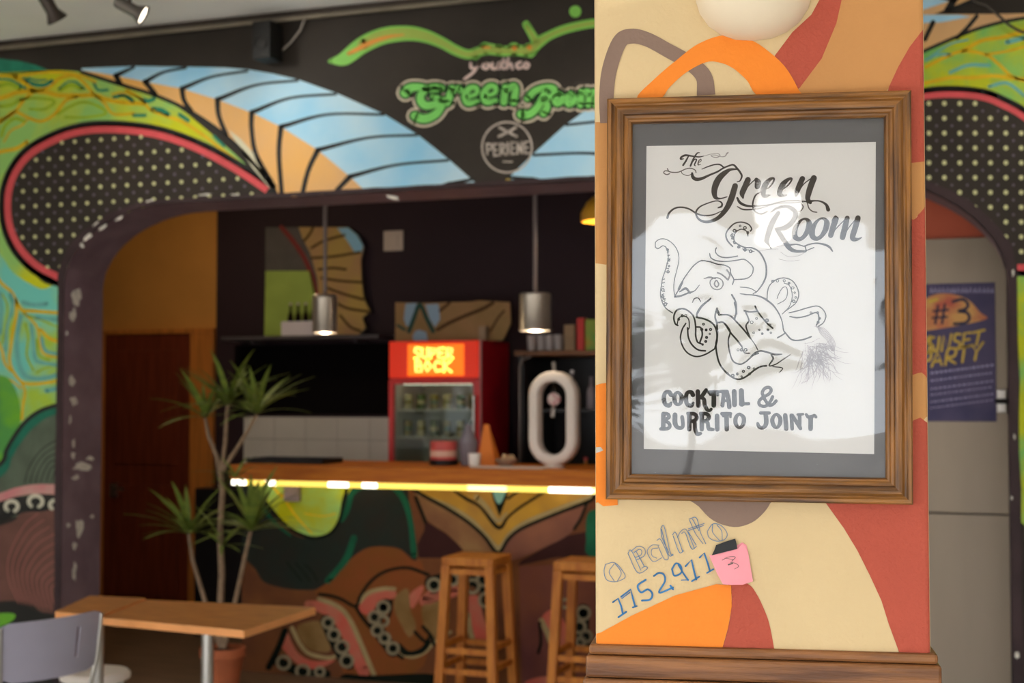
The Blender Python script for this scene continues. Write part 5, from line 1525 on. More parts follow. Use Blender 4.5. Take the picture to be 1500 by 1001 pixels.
_nt.nodes.remove(_nt.nodes['Principled BSDF'])
_a, _b, _c, _f = _nt.nodes.new('ShaderNodeBsdfTransparent'), _nt.nodes.new('ShaderNodeBsdfGlossy'), _nt.nodes.new('ShaderNodeMixShader'), _nt.nodes.new('ShaderNodeFresnel')
_a.inputs['Color'].default_value = (.86, .9, .86, 1); _b.inputs['Roughness'].default_value = .03; _f.inputs['IOR'].default_value = 1.22
_nt.links.new(_f.outputs[0], _c.inputs[0]); _nt.links.new(_a.outputs[0], _c.inputs[1]); _nt.links.new(_b.outputs[0], _c.inputs[2]); _nt.links.new(_c.outputs[0], _nt.nodes['Material Output'].inputs[0])
box('door_glass', (fx0 + .036, FY + .012, fzb + .041), (fx1 - .046, FY + .018, fzh - .031), m_tg, fridge)
tube('door_handle', [(fx1 - .03, FY - .03, fzb + .1), (fx1 - .03, FY - .03, fzh - .1)], .01, m_steel, fridge)
for z in (on_y(640, 600, FY + .1).z, on_y(640, 640, FY + .1).z):
    box('wire_shelf', (fx0 + .037, FY + .06, z - .008), (fx1 - .031, fdb - .037, z), m_fin, fridge)
box('glow_centre', (on_y(597, 530, FY).x, FY - .002, on_y(640, 551, FY).z), (on_y(680, 530, FY).x, FY + .01, on_y(640, 504, FY).z), m_glow2, fridge, .004)  # sign's brighter middle: glow falloff put in as a stronger emissive plate
box('fridge_lamp', (fx0 + .08, FY + .05, fzh - .032), (fx1 - .08, FY + .075, fzh - .018), mat('fridge_lamp_lit', (250, 250, 235), .4, emit=(240, 250, 220), estr=3.0), fridge)
box('corner_trim', (fx1 - .006, FY + .002, fzb), (fx1 + .004, FY + .0295, fzt), mat('pink_grey_trim', (200, 130, 130), .4), fridge)
PFH = Paint(lambda x, y: on_y(x, y, FY - .002), (0, -1, 0), .0012)
GG = lambda p: T(560, 480, 4.55, p)
lets = [[(250, 140), (222, 135), (215, 160), (245, 178), (240, 205), (215, 205)], [(265, 140), (266, 195), (290, 205), (302, 190), (302, 138)], [(322, 205), (322, 138), (355, 145), (350, 172), (324, 175)], [(410, 138), (375, 138), (375, 205), (412, 203)], [(376, 170), (405, 170)], [(432, 205), (432, 135), (465, 142), (462, 170), (436, 174), (470, 205)],
        [(225, 225), (225, 295), (262, 292), (262, 262), (226, 258), (258, 250), (255, 226), (225, 225)], [(300, 225), (282, 258), (300, 292), (325, 260), (300, 225)], [(390, 235), (360, 225), (345, 258), (360, 292), (392, 285)], [(412, 222), (412, 295)], [(455, 222), (415, 258), (460, 295)]]
for p in lets:
    PFH.begin().stroke(GG(p), 3.4, smooth=False).done('header_letter', m_text, fridge, 1)
m_can1 = mat('olive_can', (120, 106, 40), .35, .3); m_can2 = mat('pale_can', (170, 160, 120), .35, .3); m_can3 = mat('green_can', (70, 86, 40), .35, .3)
zs = [fzb + .0305, on_y(640, 640, FY + .1).z + .0005, on_y(640, 600, FY + .1).z + .0005]
rown = ('bottom', 'middle', 'top')
for j, z in enumerate(zs):
    for i in range(6):
        x = fx0 + .085 + (fx1 - fx0 - .17) * i / 5
        m_ = (m_can3, m_can1, m_can2)[(i + j) % 3] if j else m_can3
        c = empty('drink_can', (x, FY + .12, z), ('leftmost', 'second', 'third', 'fourth', 'fifth', 'rightmost')[i] + ' drink can on the ' + rown[j] + ' shelf of the red fridge', 'can', 'cans in the red fridge')
        hh = (.115, .105, .095)[j]
        lathe('can_body', [(0, 0), (.026, 0), (.031, .008), (.031, hh * .9), (.026, hh), (0, hh - .003)], m_, c, (x, FY + .12, z), 12)
        lathe('can_band', [(.0315, hh * .35), (.0315, hh * .62)], (m_can2, m_can3, m_can1)[(i + j) % 3], c, (x, FY + .12, z), 12)

# painted board and box on top of the fridge
YT = FY + .2
tb = on_y(640, 497, YT).z
zoff = fzt
T6 = lambda p: T(570, 430, 7.895, p)
pb = [on_y(x, y, YT) for x, y in ((579, 442), (700, 442), (706, 440), (746, 443), (748, 470), (741, 499), (579, 499))]
drop = min(p.z for p in pb) - (fzt + .001)
board_px = [(579, 443), (620, 444), (690, 442), (702, 440), (746, 443), (748, 474), (736, 502), (579, 502)]
pbo = board('painted_board', board_px, YT, .02, kb('board_tan', (110, 84, 58), (96, 78, 50), k=2.4, scale=4), 'painted board of tan feathers and blue triangles on top of the fridge', 'painted panel')
for v in pbo.data.vertices:
    if v.co.z < fzt + .001: v.co.z = fzt + .001
PTB = Paint(lambda x, y: on_y(x, y, YT), (0, -1, 0), .0006, lambda bm: cut_box(bm, (None, None, fzt + .002), (None, None, None)))
PTB.begin().fill(T6([(190, 120), (320, 110), (260, 360), (200, 380), (170, 300)]), smooth=False).fill(T6([(420, 130), (570, 120), (590, 300), (530, 390), (470, 300)]), smooth=False).fill(T6([(270, 500), (300, 440), (350, 420), (430, 450), (450, 560), (290, 560)]), smooth=False).done_each('blue_triangle', kb('board_blue', (96, 114, 130), k=2.6), pbo, 1)
PTB.begin().stroke(T6([(230, 440), (290, 280), (355, 130), (430, 280), (510, 440)]), 6).stroke(T6([(100, 370), (180, 420)]), 4).done_each('board_teal_line', kb('board_teal', (34, 58, 52), k=2), pbo, 2)
PTB.begin().stroke(T6([(560, 420), (700, 340), (880, 260), (1080, 180), (1200, 110)]), 5).stroke(T6([(1170, 440), (1250, 300), (1330, 200)]), 3).stroke(T6([(590, 200), (700, 110)]), 4).done_each('board_brown_line', kb('board_brown', (58, 40, 22), k=2), pbo, 2)
c0 = on_y(737, 480, FY + .1)
cx1_ = on_y(752, 480, FY + .1).x
tag(box('small_box', (fx1 - .05, FY + .1, fzt + .001), (fx1 - .005, FY + .17, fzt + .09), mat('kraft_box', (160, 136, 112), .7, var=.1), None, .002), 'small kraft box on the right corner of the fridge top', 'box')

# ------------------------------------------------------------------ black bottle cabinet, right of the fridge
CY0 = 8.22
bx0, bx1 = on_y(760, 600, CY0).x, -1.25
bzt = on_y(800, 514, CY0).z
cabn = empty('bottle_cabinet', ((bx0 + bx1) / 2, CY0 + .3, .98), 'black open-front bottle cabinet with a brown top, behind the beer tap', 'cabinet')
m_blk = mat('black_cabinet', (26, 22, 22), .4)
m_edge = mat('grey_cabinet_edge', (104, 96, 92), .35, .6)
box('side_panel', (bx0, CY0, .982), (bx0 + .03, YBW - .005, bzt - .03), m_blk, cabn)
box('side_panel', (bx1 - .03, CY0, .982), (bx1, YBW - .005, bzt - .03), m_blk, cabn)
box('back_panel', (bx0 + .03, YBW - .03, .982), (bx1 - .03, YBW - .005, bzt - .03), m_blk, cabn)
box('cabinet_top', (bx0 - .02, CY0 - .03, bzt - .03), (bx1 + .02, YBW - .005, bzt), mat('brown_cabinet_top', (104, 66, 36), .5, var=.2), cabn, .003)
shz = on_y(800, 600, CY0).z
box('cabinet_shelf', (bx0 + .03, CY0 + .05, shz - .015), (bx1 - .03, YBW - .03, shz), m_blk, cabn)
tube('edge_trim', [(bx0 + .01, CY0 - .008, .99), (bx0 + .01, CY0 - .008, bzt - .1), (bx0 + .03, CY0 - .008, bzt - .05), (bx0 + .08, CY0 - .008, bzt - .036)], .009, m_edge, cabn, 8)
m_wbt = mat('white_bottle', (226, 226, 230), .3); m_amb = mat('amber_bottle', (190, 120, 40), .2); m_redc = mat('red_cap', (200, 70, 70), .4); m_clr = mat('grey_bottle', (120, 112, 120), .2)
for px, h, mg, mc, lab in ((838, .24, m_clr, m_wbt, 'grey bottle with a white neck and cap, in the black cabinet above the beer tap'), (790, .2, m_blk, m_redc, 'dark bottle with a red cap in the black cabinet'), (812, .22, m_btl, m_clr, 'dark bottle with a grey cap between two others in the cabinet'), (866, .2, m_clr, m_clr, 'grey bottle at the pillar edge, upper shelf of the cabinet'), (930, .22, m_amb, m_lab, 'amber bottle on the upper cabinet shelf, hidden behind the pillar')):
    q = on_y(px, 560, CY0 + .15)
    bottle(q.x, CY0 + .15, shz + .0005, h, .028, mg, mc, lab, 'bottles in the black cabinet')
for px, h, mg, mc, lab in ((858, .24, m_amb, m_redc, 'amber bottle low in the black cabinet beside the pillar'), (796, .24, mat('olive_bottle', (96, 84, 40), .2), m_lab, 'olive bottle low in the black cabinet, beside the tap')):
    q = on_y(px, 640, CY0 + .15)
    bottle(q.x, CY0 + .15, .9825, h, .03, mg, mc, lab, 'bottles in the black cabinet')
m_glass = mat('grey_tumbler', (150, 140, 140), .15)
for k, px in enumerate((779, 793, 805, 818)):
    q = on_y(px, 500, CY0 + .1)
    g = tag(lathe('tumbler', [(0, .002), (.026, .002), (.032, .10), (.029, .10), (.024, .01), (0, .01)], m_glass, None, (q.x, CY0 + .1, bzt), 14), ('first', 'second', 'third', 'fourth')[k] + ' from the left of four upturned tumblers on the brown cabinet top', 'glass', 'tumblers on the cabinet')
for px0, px1, h, m_, lab in ((826, 842, .16, mat('tan_pack', (150, 124, 96), .6, var=.2), 'tan pack on the brown cabinet top beside the red carton'), (845, 856, .2, mat('red_carton', (190, 50, 46), .5), 'slim red carton on the brown cabinet top'), (857, 880, .19, mat('green_carton', (96, 150, 60), .5, rgb2=(170, 140, 40), scale=9), 'green carton on the brown cabinet top against the pillar')):
    a, b = on_y(px0, 500, CY0 + .06).x, on_y(px1, 500, CY0 + .06).x
    ob = tag(box('carton', (a, CY0 + .06, bzt + .0005), (b - .003, CY0 + .14, bzt + h), m_, None, .003), lab, 'carton')

# ------------------------------------------------------------------ things on the counter
m_white = mat('white_plastic', (226, 214, 204), .35)
TYY = 7.55
tc0 = on_y(812, 612, TYY)
hw = (on_y(845, 612, TYY) - on_y(776, 612, TYY)).length / 2
hhh = (on_y(812, 543, TYY).z - on_y(812, 681, TYY).z) / 2
tap = empty('beer_tap', (tc0.x, TYY, KZ), 'white oval ring beer tap tower standing on the counter', 'beer tap')
bm = bmesh.new()
tw = hw * .42


def stadium(r, half, n=12):
    pts = []
    for k in range(n + 1):
        a = math.pi * k / n
        pts.append((r * math.cos(a), half + r * math.sin(a)))
    for k in range(n + 1):
        a = math.pi + math.pi * k / n
        pts.append((r * math.cos(a), -half + r * math.sin(a)))
    return pts


tz = KZ + hhh + .012
so, si = stadium(hw, hhh - hw), stadium(hw - tw, hhh - hw)
n = len(so)
bev = .012
loops = [(so, -.05 + bev), ([(x * (1 - bev / hw), z * (1 - bev / hhh)) for x, z in so], -.05), ([(x * (1 + bev / hw), z * (1 + bev / hhh * .7)) for x, z in si], -.05), (si, -.05 + bev), (si, .05 - bev), ([(x * (1 + bev / hw), z * (1 + bev / hhh * .7)) for x, z in si], .05), ([(x * (1 - bev / hw), z * (1 - bev / hhh)) for x, z in so], .05), (so, .05 - bev)]
V = [[bm.verts.new((tc0.x + x, TYY + y, tz + z)) for x, z in lp] for lp, y in loops]
for a, b in zip(V, V[1:] + V[:1]):
    for k in range(n): bm.faces.new((a[k], a[(k + 1) % n], b[(k + 1) % n], b[k]))
bm_obj('oval_ring', bm, m_white, tap, True, 50)
lathe('tap_foot', [(0, 0), (.06, 0), (.06, .01), (.04, .016), (0, .016)], m_white, tap, (tc0.x, TYY, KZ), 20)
bd = on_y(812, 585, TYY)
lathe('round_badge', [(0, -.012), (.034, -.012), (.036, 0), (.036, .012), (0, .012)], mat('badge_rose', (170, 110, 112), .4, rgb2=(206, 190, 180), scale=30), tap, (bd.x, TYY, bd.z), 20, Matrix.Rotation(math.pi / 2, 4, 'X'))
tube('tap_spout', [(bd.x, TYY, bd.z - .034), (bd.x, TYY - .02, bd.z - .06), (bd.x, TYY - .03, bd.z - .1)], .012, m_steel, tap)
tube('tap_lever', [(tc0.x, TYY, tz + hhh - .008), (tc0.x, TYY - .01, tz + hhh + .05)], [.008, .012], m_steel, tap)

tr0, tr1 = on_y(371, 676, 7.5).x, on_y(482, 676, 7.5).x
tray = empty('serving_tray', ((tr0 + tr1) / 2, 7.55, KZ), 'flat black tray lying on the left end of the counter', 'tray')
box('tray_base', (tr0, 7.42, KZ + .0005), (tr1, 7.68, KZ + .012), m_cab, tray, .003)
for lo, hi in (((tr0, 7.42, KZ + .012), (tr1, 7.432, KZ + .03)), ((tr0, 7.668, KZ + .012), (tr1, 7.68, KZ + .03)), ((tr0, 7.432, KZ + .012), (tr0 + .012, 7.668, KZ + .03)), ((tr1 - .012, 7.432, KZ + .012), (tr1, 7.668, KZ + .03))):
    box('tray_rim', lo, hi, m_cab, tray)
CYY = 7.62
q = on_y(686, 660, CYY)
hsh = on_y(686, 622, CYY).z - KZ
sh = empty('cocktail_shaker', (q.x, CYY, KZ), 'grey cone-topped cocktail shaker on the counter before the fridge', 'shaker')
lathe('shaker_cup', [(0, .0005), (.042, .0005), (.056, hsh * .55), (0, hsh * .55)], m_clr, sh, (q.x, CYY, KZ), 18)
lathe('shaker_lid', [(.056, hsh * .55), (.05, hsh * .62), (.022, hsh * .88), (.018, hsh), (0, hsh)], m_clr, sh, (q.x, CYY, KZ), 18)
q = on_y(650, 660, CYY - .02)
jr = empty('red_tin', (q.x, CYY - .02, KZ), 'round red tin with a pale label on the counter', 'tin')
lathe('tin_body', [(0, .0005), (.075, .0005), (.078, .006), (.078, .13), (.074, .138), (0, .138)], mat('tin_red', (196, 84, 78), .4), jr, (q.x, CYY - .02, KZ), 22)
lathe('tin_label', [(.0788, .05), (.0788, .085)], mat('tin_label', (214, 170, 150), .5), jr, (q.x, CYY - .02, KZ), 22)
lathe('tin_foot', [(.0786, .002), (.083, .004), (.083, .03), (.0786, .032)], m_cab, jr, (q.x, CYY - .02, KZ), 22)
q = on_y(695, 664, CYY - .14)
tag(lathe('white_cup', [(0, .0005), (.026, .0005), (.032, .012), (.036, .075), (.033, .075), (.028, .014), (0, .01)], mat('white_china', (240, 236, 230), .3), None, (q.x, CYY - .14, KZ), 18), 'small white cup on the counter before the shaker', 'cup')
q = on_y(716, 660, CYY + .04)
hc2 = on_y(716, 622, CYY + .04).z - KZ
bm = bmesh.new()
vs = [bm.verts.new((q.x + dx, CYY + .04 + dy, KZ + z)) for dx, dy, z in ((-.05, -.06, .0005), (.06, -.06, .0005), (-.03, 0, hc2), (.0, 0, hc2), (-.05, .06, .0005), (.06, .06, .0005))]
for f in ((0, 1, 3, 2), (2, 3, 5, 4), (0, 2, 4), (1, 5, 3), (0, 4, 5, 1)): bm.faces.new([vs[i] for i in f])
tag(bm_obj('menu_card', bm, mat('orange_card', (216, 120, 44), .6), None), 'orange tent card standing on the counter beside the fridge', 'card')
CYY -= .1
q = on_y(742, 672, CYY)
bw = empty('snack_bowl', (q.x, CYY, KZ), 'small bowl of tan snacks on the counter, left of the tap', 'bowl')
lathe('bowl', [(0, .0005), (.03, .0005), (.06, .03), (.065, .045), (.06, .045), (.03, .012), (0, .01)], mat('tan_bowl', (150, 116, 96), .5), bw, (q.x, CYY, KZ), 20)
random.seed(2)
bm = bmesh.new()
for k in range(16):
    a, r = random.uniform(0, 6.28), random.uniform(0, .04)
    g = bmesh.ops.create_icosphere(bm, subdivisions=1, radius=.014, matrix=Matrix.Translation((q.x + r * math.cos(a), CYY + r * math.sin(a), KZ + .04 + random.uniform(-.006, .022))))
tag(bm_obj('snacks', bm, mat('snack_tan', (190, 156, 120), .7), bw), kind='stuff')
q0, q1 = on_y(694, 681, 7.4).x, on_y(800, 681, 7.4).x
tag(box('bar_mat', (q0, 7.34, KZ + .0005), (q1, 7.46, KZ + .008), mat('pale_bar_mat', (206, 190, 176), .7), None, .002), 'pale bar mat along the counter edge under the tap', 'mat')

# ------------------------------------------------------------------ pendant lamps over the counter
m_alu = mat('spun_aluminium', (222, 212, 200), .3, .85)
m_cord = mat('grey_cord', (136, 124, 122), .6)


PEND = 3.5
PASS = 38.0


def pendant(px, ytop, ybot, wpx, Y, label, m_, shape='cyl'):
    a, b = on_y(px, ytop, Y), on_y(px, ybot, Y)
    r = (on_y(px + wpx / 2, ytop, Y) - on_y(px - wpx / 2, ytop, Y)).length / 2
    h = a.z - b.z
    p = empty('pendant_lamp', (a.x, Y, b.z), label, 'pendant lamp', 'pendant lamps over the counter')
    tube('cord', [(a.x, Y, a.z - .002), (a.x, Y, 3.185)], .012, m_cord, p, 8)
    lathe('ceiling_rose', [(0, 3.17), (.05, 3.17), (.05, 3.198), (0, 3.198)], m_cord, p, (a.x, Y, 0), 18)
    if shape == 'cyl':
        lathe('shade', [(.012, h), (r * .9, h), (r * .98, h * .97), (r, h * .9), (r, h * .08), (r * 1.03, h * .06), (r * 1.03, 0), (r * .95, 0), (r * .93, h * .9), (.012, h * .94)], m_, p, (a.x, Y, b.z), 30)
    else:
        lathe('shade', [(.012, h), (r * .4, h * .95), (r * .75, h * .7), (r, h * .3), (r, 0), (r * .96, 0), (r * .7, h * .62), (.012, h * .9)], m_, p, (a.x, Y, b.z), 30)
    ld = bpy.data.lights.new('bulb_glow', 'POINT'); ld.energy = PEND; ld.shadow_soft_size = .03; ld.color = (1, .84, .62)
    lo = bpy.data.objects.new('bulb_glow', ld); lo.location = (a.x, Y, b.z + h * .12); link(lo, p)
    lathe('bulb', [(0, h * .25), (r * .3, h * .35), (r * .35, h * .5), (r * .2, h * .7), (0, h * .72)], m_lab, p, (a.x, Y, b.z), 14)
    return p


pendant(476, 432, 488, 32, 7.62, 'slim aluminium cylinder pendant lamp hanging before the shelf', m_alu)
pendant(784, 430, 485, 44, 7.5, 'wide aluminium cylinder pendant lamp hanging beside the fridge', m_alu)
pendant(884, 285, 325, 64, 7.5, 'amber pendant lamp shade peeking out behind the painted pillar', mat('amber_shade', (220, 160, 50), .4), 'dome')

# added lamp above the view, there to brighten the bar passage
pl = empty('passage_fill_lamp', (-5.3, 7.55, 3.14), 'added unseen fill lamp over the passage to the mahogany door', 'ceiling lamp')
lathe('lamp_base', [(0, 3.17), (.17, 3.17), (.17, 3.199), (0, 3.199)], m_cord, pl, (-5.3, 7.55, 0), 24)
lathe('fill_lamp_shade', [(0, 3.10), (.08, 3.105), (.13, 3.125), (.155, 3.169), (0, 3.169)], mat('fill_lamp_glow', (250, 240, 220), .4, emit=(255, 226, 180), estr=PASS), pl, (-5.3, 7.55, 0), 24)

# ------------------------------------------------------------------ potted plant at the end of the counter
PY = 6.78
pq = on_y(326, 950, PY)
plant = empty('potted_plant', (pq.x, PY, 0), 'tall spiky dracaena in a terracotta pot at the end of the counter', 'plant')
rp = (on_y(356, 950, PY).x - on_y(298, 950, PY).x) / 2
ptz = on_y(326, 948, PY).z
lathe('pot', [(0, .0005), (rp * .68, .0005), (rp * .9, ptz - .06), (rp * .92, ptz - .055), (rp, ptz - .05), (rp, ptz), (rp * .9, ptz), (rp * .88, ptz - .03), (0, ptz - .03)], mat('terracotta_pot', (176, 96, 60), .7, var=.15), plant, (pq.x, PY, 0), 26)
tag(lathe('soil', [(rp * .87, 0), (rp * .4, .012), (0, .015)], mat('soil', (50, 38, 30), .9, var=.3, scale=40), plant, (pq.x, PY, ptz - .028), 20), kind='stuff')
m_stem = mat('pale_bark', (150, 124, 100), .8, var=.3, scale=30)
m_leaf = mat('dracaena_leaf', (126, 138, 54), .5, rgb2=(86, 106, 44), scale=6)
Pt = lambda x, y, dy=0: on_y(x, y, PY + dy)
for pts, r in (([(326, 950, 0), (322, 900, 0), (325, 840, .01), (322, 780, 0), (326, 720, 0), (322, 690, 0)], [.022, .02, .018, .017, .016, .015]), ([(322, 695, 0), (318, 670, .02), (306, 640, .04), (300, 610, .05)], [.013, .012, .011, .009]), ([(324, 690, 0), (330, 650, 0), (332, 610, 0), (334, 590, 0)], [.014, .012, .011, .009]),
               ([(326, 690, 0), (345, 660, -.03), (358, 640, -.05), (376, 608, -.06)], [.013, .012, .011, .009]), ([(324, 950, .03), (300, 880, .04), (282, 820, .05), (276, 780, .05)], [.016, .013, .011, .009]), ([(328, 950, -.03), (345, 880, -.05), (360, 810, -.08), (368, 775, -.09)], [.015, .013, .011, .009])):
    tube('stem', [Pt(*p) for p in pts], r, m_stem, plant, 8)


def leaf_mesh():
    vs, fs = [], []
    n = 6
    for k in range(n + 1):
        t = k / n
        w = .022 * math.sin(math.pi * min(1, .18 + .82 * t)) ** .8 if k < n else 0.001
        z = t
        d = -.32 * t * t
        vs += [(-w, d + .004, z), (0, d - .004, z), (w, d + .004, z)]
    for k in range(n):
        i = 3 * k
        fs += [(i, i + 1, i + 4, i + 3), (i + 1, i + 2, i + 5, i + 4)]
    me = bpy.data.meshes.new('leaf'); me.from_pydata(vs, [], fs); me.materials.append(m_leaf)
    for p in me.polygons: p.use_smooth = True
    return me


lm = leaf_mesh()
random.seed(17)
inv = parent_matrix(plant).inverted()
for (cx, cy, dy), n, L in (((300, 612, .05), 16, .32), ((334, 592, 0), 24, .36), ((376, 606, -.06), 22, .33), ((276, 782, .05), 24, .34), ((368, 778, -.09), 26, .36), ((325, 800, 0), 9, .24), ((345, 700, .0), 8, .22)):
    c = Pt(cx, cy, dy)
    for k in range(n):
        az = 2 * math.pi * (k * .382) + random.uniform(-.2, .2)
        el = math.radians(random.uniform(5, 78))
        l = L * random.uniform(.7, 1.1)
        o = bpy.data.objects.new('leaf', lm)
        o.matrix_world = Matrix.Translation(c) @ Matrix.Rotation(az, 4, 'Z') @ Matrix.Rotation(math.pi / 2 - el, 4, 'X') @ Matrix.Diagonal((l / .3 * .8, l, l, 1))
        COL.objects.link(o); o.parent = plant; o.matrix_parent_inverse = inv

# ------------------------------------------------------------------ tables, chair, stool in the front room
m_tt = mat('table_top_oak', (198, 130, 66), .4, rgb2=(172, 106, 52), scale=4, stretch=(2, 10, 1), detail=6)
m_te = mat('table_edge_oak', (240, 164, 100), .45, var=.1, scale=8)


def table(corners, z, label):
    c = sum((Vector(p) for p in corners), Vector()) / 4
    t = empty('cafe_table', (c.x, c.y, 0), label, 'table', 'wooden cafe tables')
    vs = [(p[0], p[1], z) for p in corners] + [(p[0], p[1], z - .028) for p in corners]
    o = raw('tabletop', vs, [(0, 1, 2, 3), (7, 6, 5, 4)], m_tt, t)
    raw('edge_band', [(p[0], p[1], q) for q in (z, z - .028) for p in [tuple(c + (Vector(w) - c) * 1.003)[:2] for w in corners]], [(0, 4, 5, 1), (1, 5, 6, 2), (2, 6, 7, 3), (3, 7, 4, 0)], m_te, t)
    return t, c


tq = [on_z(*q, .75) for q in ((150, 905), (357, 924), (462, 890), (216, 879))]
tq = [Vector((p.x, p.y, 0)) for p in tq]
t1, tcn = table(tq, .75, 'wooden cafe table with one steel post, nearest the stools')
lp = on_z(304, 930, .72)
lpx = Vector((lp.x, lp.y, 0)) * .35 + Vector((tcn.x, tcn.y, 0)) * .65
hit = on_y(304, 960, tcn.y)
lpx = Vector((hit.x, tcn.y, 0))
lathe('table_post', [(.024, .02), (.024, .70)], m_steel, t1, lpx, 20)
lathe('post_collar', [(0, .70), (.09, .70), (.09, .721), (0, .721)], m_steel, t1, lpx, 20)
lathe('table_base', [(0, .0005), (.24, .0005), (.24, .01), (.05, .03), (0, .03)], m_steel, t1, lpx, 28)
ev = (tq[0] - tq[1]); ev2 = (tq[3] - tq[2])
tq2 = [tq[0] + ev * .36, tq[0] + ev * .012, tq[3] + ev2 * .012, tq[3] + ev2 * .36]
t2, tcn2 = table(tq2, .757, 'narrow wooden table end pushed up against the larger cafe table')
lathe('table_post', [(.024, .02), (.024, .705)], m_steel, t2, (tcn2.x, tcn2.y, 0), 20)
lathe('post_collar', [(0, .705), (.09, .705), (.09, .728), (0, .728)], m_steel, t2, (tcn2.x, tcn2.y, 0), 20)
lathe('table_base', [(0, .0005), (.12, .0005), (.12, .01), (.05, .03), (0, .03)], m_steel, t2, (tcn2.x, tcn2.y, 0), 28)

m_lav = mat('lavender_grey_plastic', (162, 158, 174), .45, var=.05)
ca, cb = on_z(-4, 915, .80), on_z(146, 892, .80)
ca.z = cb.z = 0
cu = (cb - ca).normalized()
cn = Vector((-cu.y, cu.x, 0))           # towards the seat (away from the camera side)
mid = (ca + cb) / 2
chair = empty('cafe_chair', mid + cn * .2, 'lavender-grey plastic chair with a slotted backrest and steel frame', 'chair')
WB = (cb - ca).length / 2


def cpt(u, d, z): return mid + cu * u + cn * d + Vector((0, 0, z))


# backrest: curved panel with a hand slot, built as a grid with the slot's cells left out
us = [-1, -.85, -.6, -.3, 0, .2, .36, .44, .6, .8, .93, 1]
zs_ = [.585, .6, .63, .645, .70, .755, .78, .80]
bm = bmesh.new()
grid = {}
for i, u in enumerate(us):
    for j, z in enumerate(zs_):
        uu = u
        zz = z
        cr = max(0, abs(u) - .8) / .2
        zz = .692 + (z - .692) * (1 - .14 * cr * cr)
        taper = 1 - .10 * (.80 - z) / .2 * (1 if u > 0 else 1)
        d = .05 * (1 - u * u) * -1 + .05 - .06 * (z - .6)
        for side in (0, 1):
            grid[i, j, side] = bm.verts.new(cpt(uu * WB * taper, d - .05 + side * .008, zz))
skip = {(6, 3), (6, 4)}
for i in range(len(us) - 1):
    for j in range(len(zs_) - 1):
        if (i, j) in skip: continue
        bm.faces.new((grid[i, j, 0], grid[i + 1, j, 0], grid[i + 1, j + 1, 0], grid[i, j + 1, 0]))
        bm.faces.new((grid[i, j, 1], grid[i, j + 1, 1], grid[i + 1, j + 1, 1], grid[i + 1, j, 1]))
bm.edges.ensure_lookup_table()
bound = [e for e in bm.edges if len(e.link_faces) == 1]
inv_g = {v: k for k, v in grid.items()}
for e in bound:
    a, b = (inv_g[v] for v in e.verts)
    if a[2] == 0 and b[2] == 0:
        bm.faces.new((grid[a], grid[b], grid[b[0], b[1], 1], grid[a[0], a[1], 1]))
bm_obj('backrest', bm, m_lav, chair, True, 40)
bm = bmesh.new()
gs = {}
for i in range(9):
    for j in range(9):
        u, v = -1 + i / 4, j / 8
        z = .45 - .02 * (1 - u * u) * (1 - (2 * v - 1) ** 2) - (.03 * max(0, v - .85) / .15)
        for s in (0, 1): gs[i, j, s] = bm.verts.new(cpt(u * .2, .03 + v * .40, z - s * .008))
for i in range(8):
    for j in range(8):
        bm.faces.new((gs[i, j, 0], gs[i + 1, j, 0], gs[i + 1, j + 1, 0], gs[i, j + 1, 0])); bm.faces.new((gs[i, j, 1], gs[i, j + 1, 1], gs[i + 1, j + 1, 1], gs[i + 1, j, 1]))
for e in [e for e in bm.edges if len(e.link_faces) == 1]:
    k = {v: q for q, v in gs.items()}
    a, b = (k[v] for v in e.verts)
    if a[2] == 0 and b[2] == 0: bm.faces.new((gs[a], gs[b], gs[b[0], b[1], 1], gs[a[0], a[1], 1]))
bm_obj('seat', bm, m_lav, chair, True, 40)
for s in (-1, 1):
    tube('back_post', [cpt(s * WB * .99, -.012, .785), cpt(s * WB * .95, .0, .62), cpt(s * .19, .03, .45), cpt(s * .19, .06, .425)], .0095, m_steel, chair, 10)
    tube('leg', [cpt(s * .19, .06, .425), cpt(s * .2, -.03, 0.0095)], .0095, m_steel, chair, 10)
    tube('leg', [cpt(s * .19, .38, .425), cpt(s * .2, .45, 0.0095)], .0095, m_steel, chair, 10)
    tube('seat_rail', [cpt(s * .19, .06, .425), cpt(s * .19, .38, .425)], .0095, m_steel, chair, 10)
q = on_z(140, 990, .39) + Vector((.04, -.02, 0))
stl = empty('round_stool', (q.x - .10, q.y + .1, 0), 'low white round stool tucked behind the wooden cafe table', 'stool')
lathe('seat', [(0, .35), (.13, .35), (.15, .36), (.152, .38), (.14, .392), (0, .396)], m_white, stl, (q.x - .10, q.y + .1, 0), 28)
for k in range(4):
    a = math.pi / 4 + k * math.pi / 2
    tube('leg', [(q.x - .10 + .11 * math.cos(a), q.y + .1 + .11 * math.sin(a), .35), (q.x - .10 + .15 * math.cos(a), q.y + .1 + .15 * math.sin(a), .011)], .011, m_steel, stl, 8)

# ------------------------------------------------------------------ ceiling spots, loudspeaker, cables
m_spotg = mat('spot_grey_metal', (120, 114, 108), .4, .7)
m_spotd = mat('spot_dark_metal', (70, 62, 56), .4, .5)
m_lens = mat('spot_lens', (255, 250, 240), .3, emit=(255, 240, 215), estr=6.0)


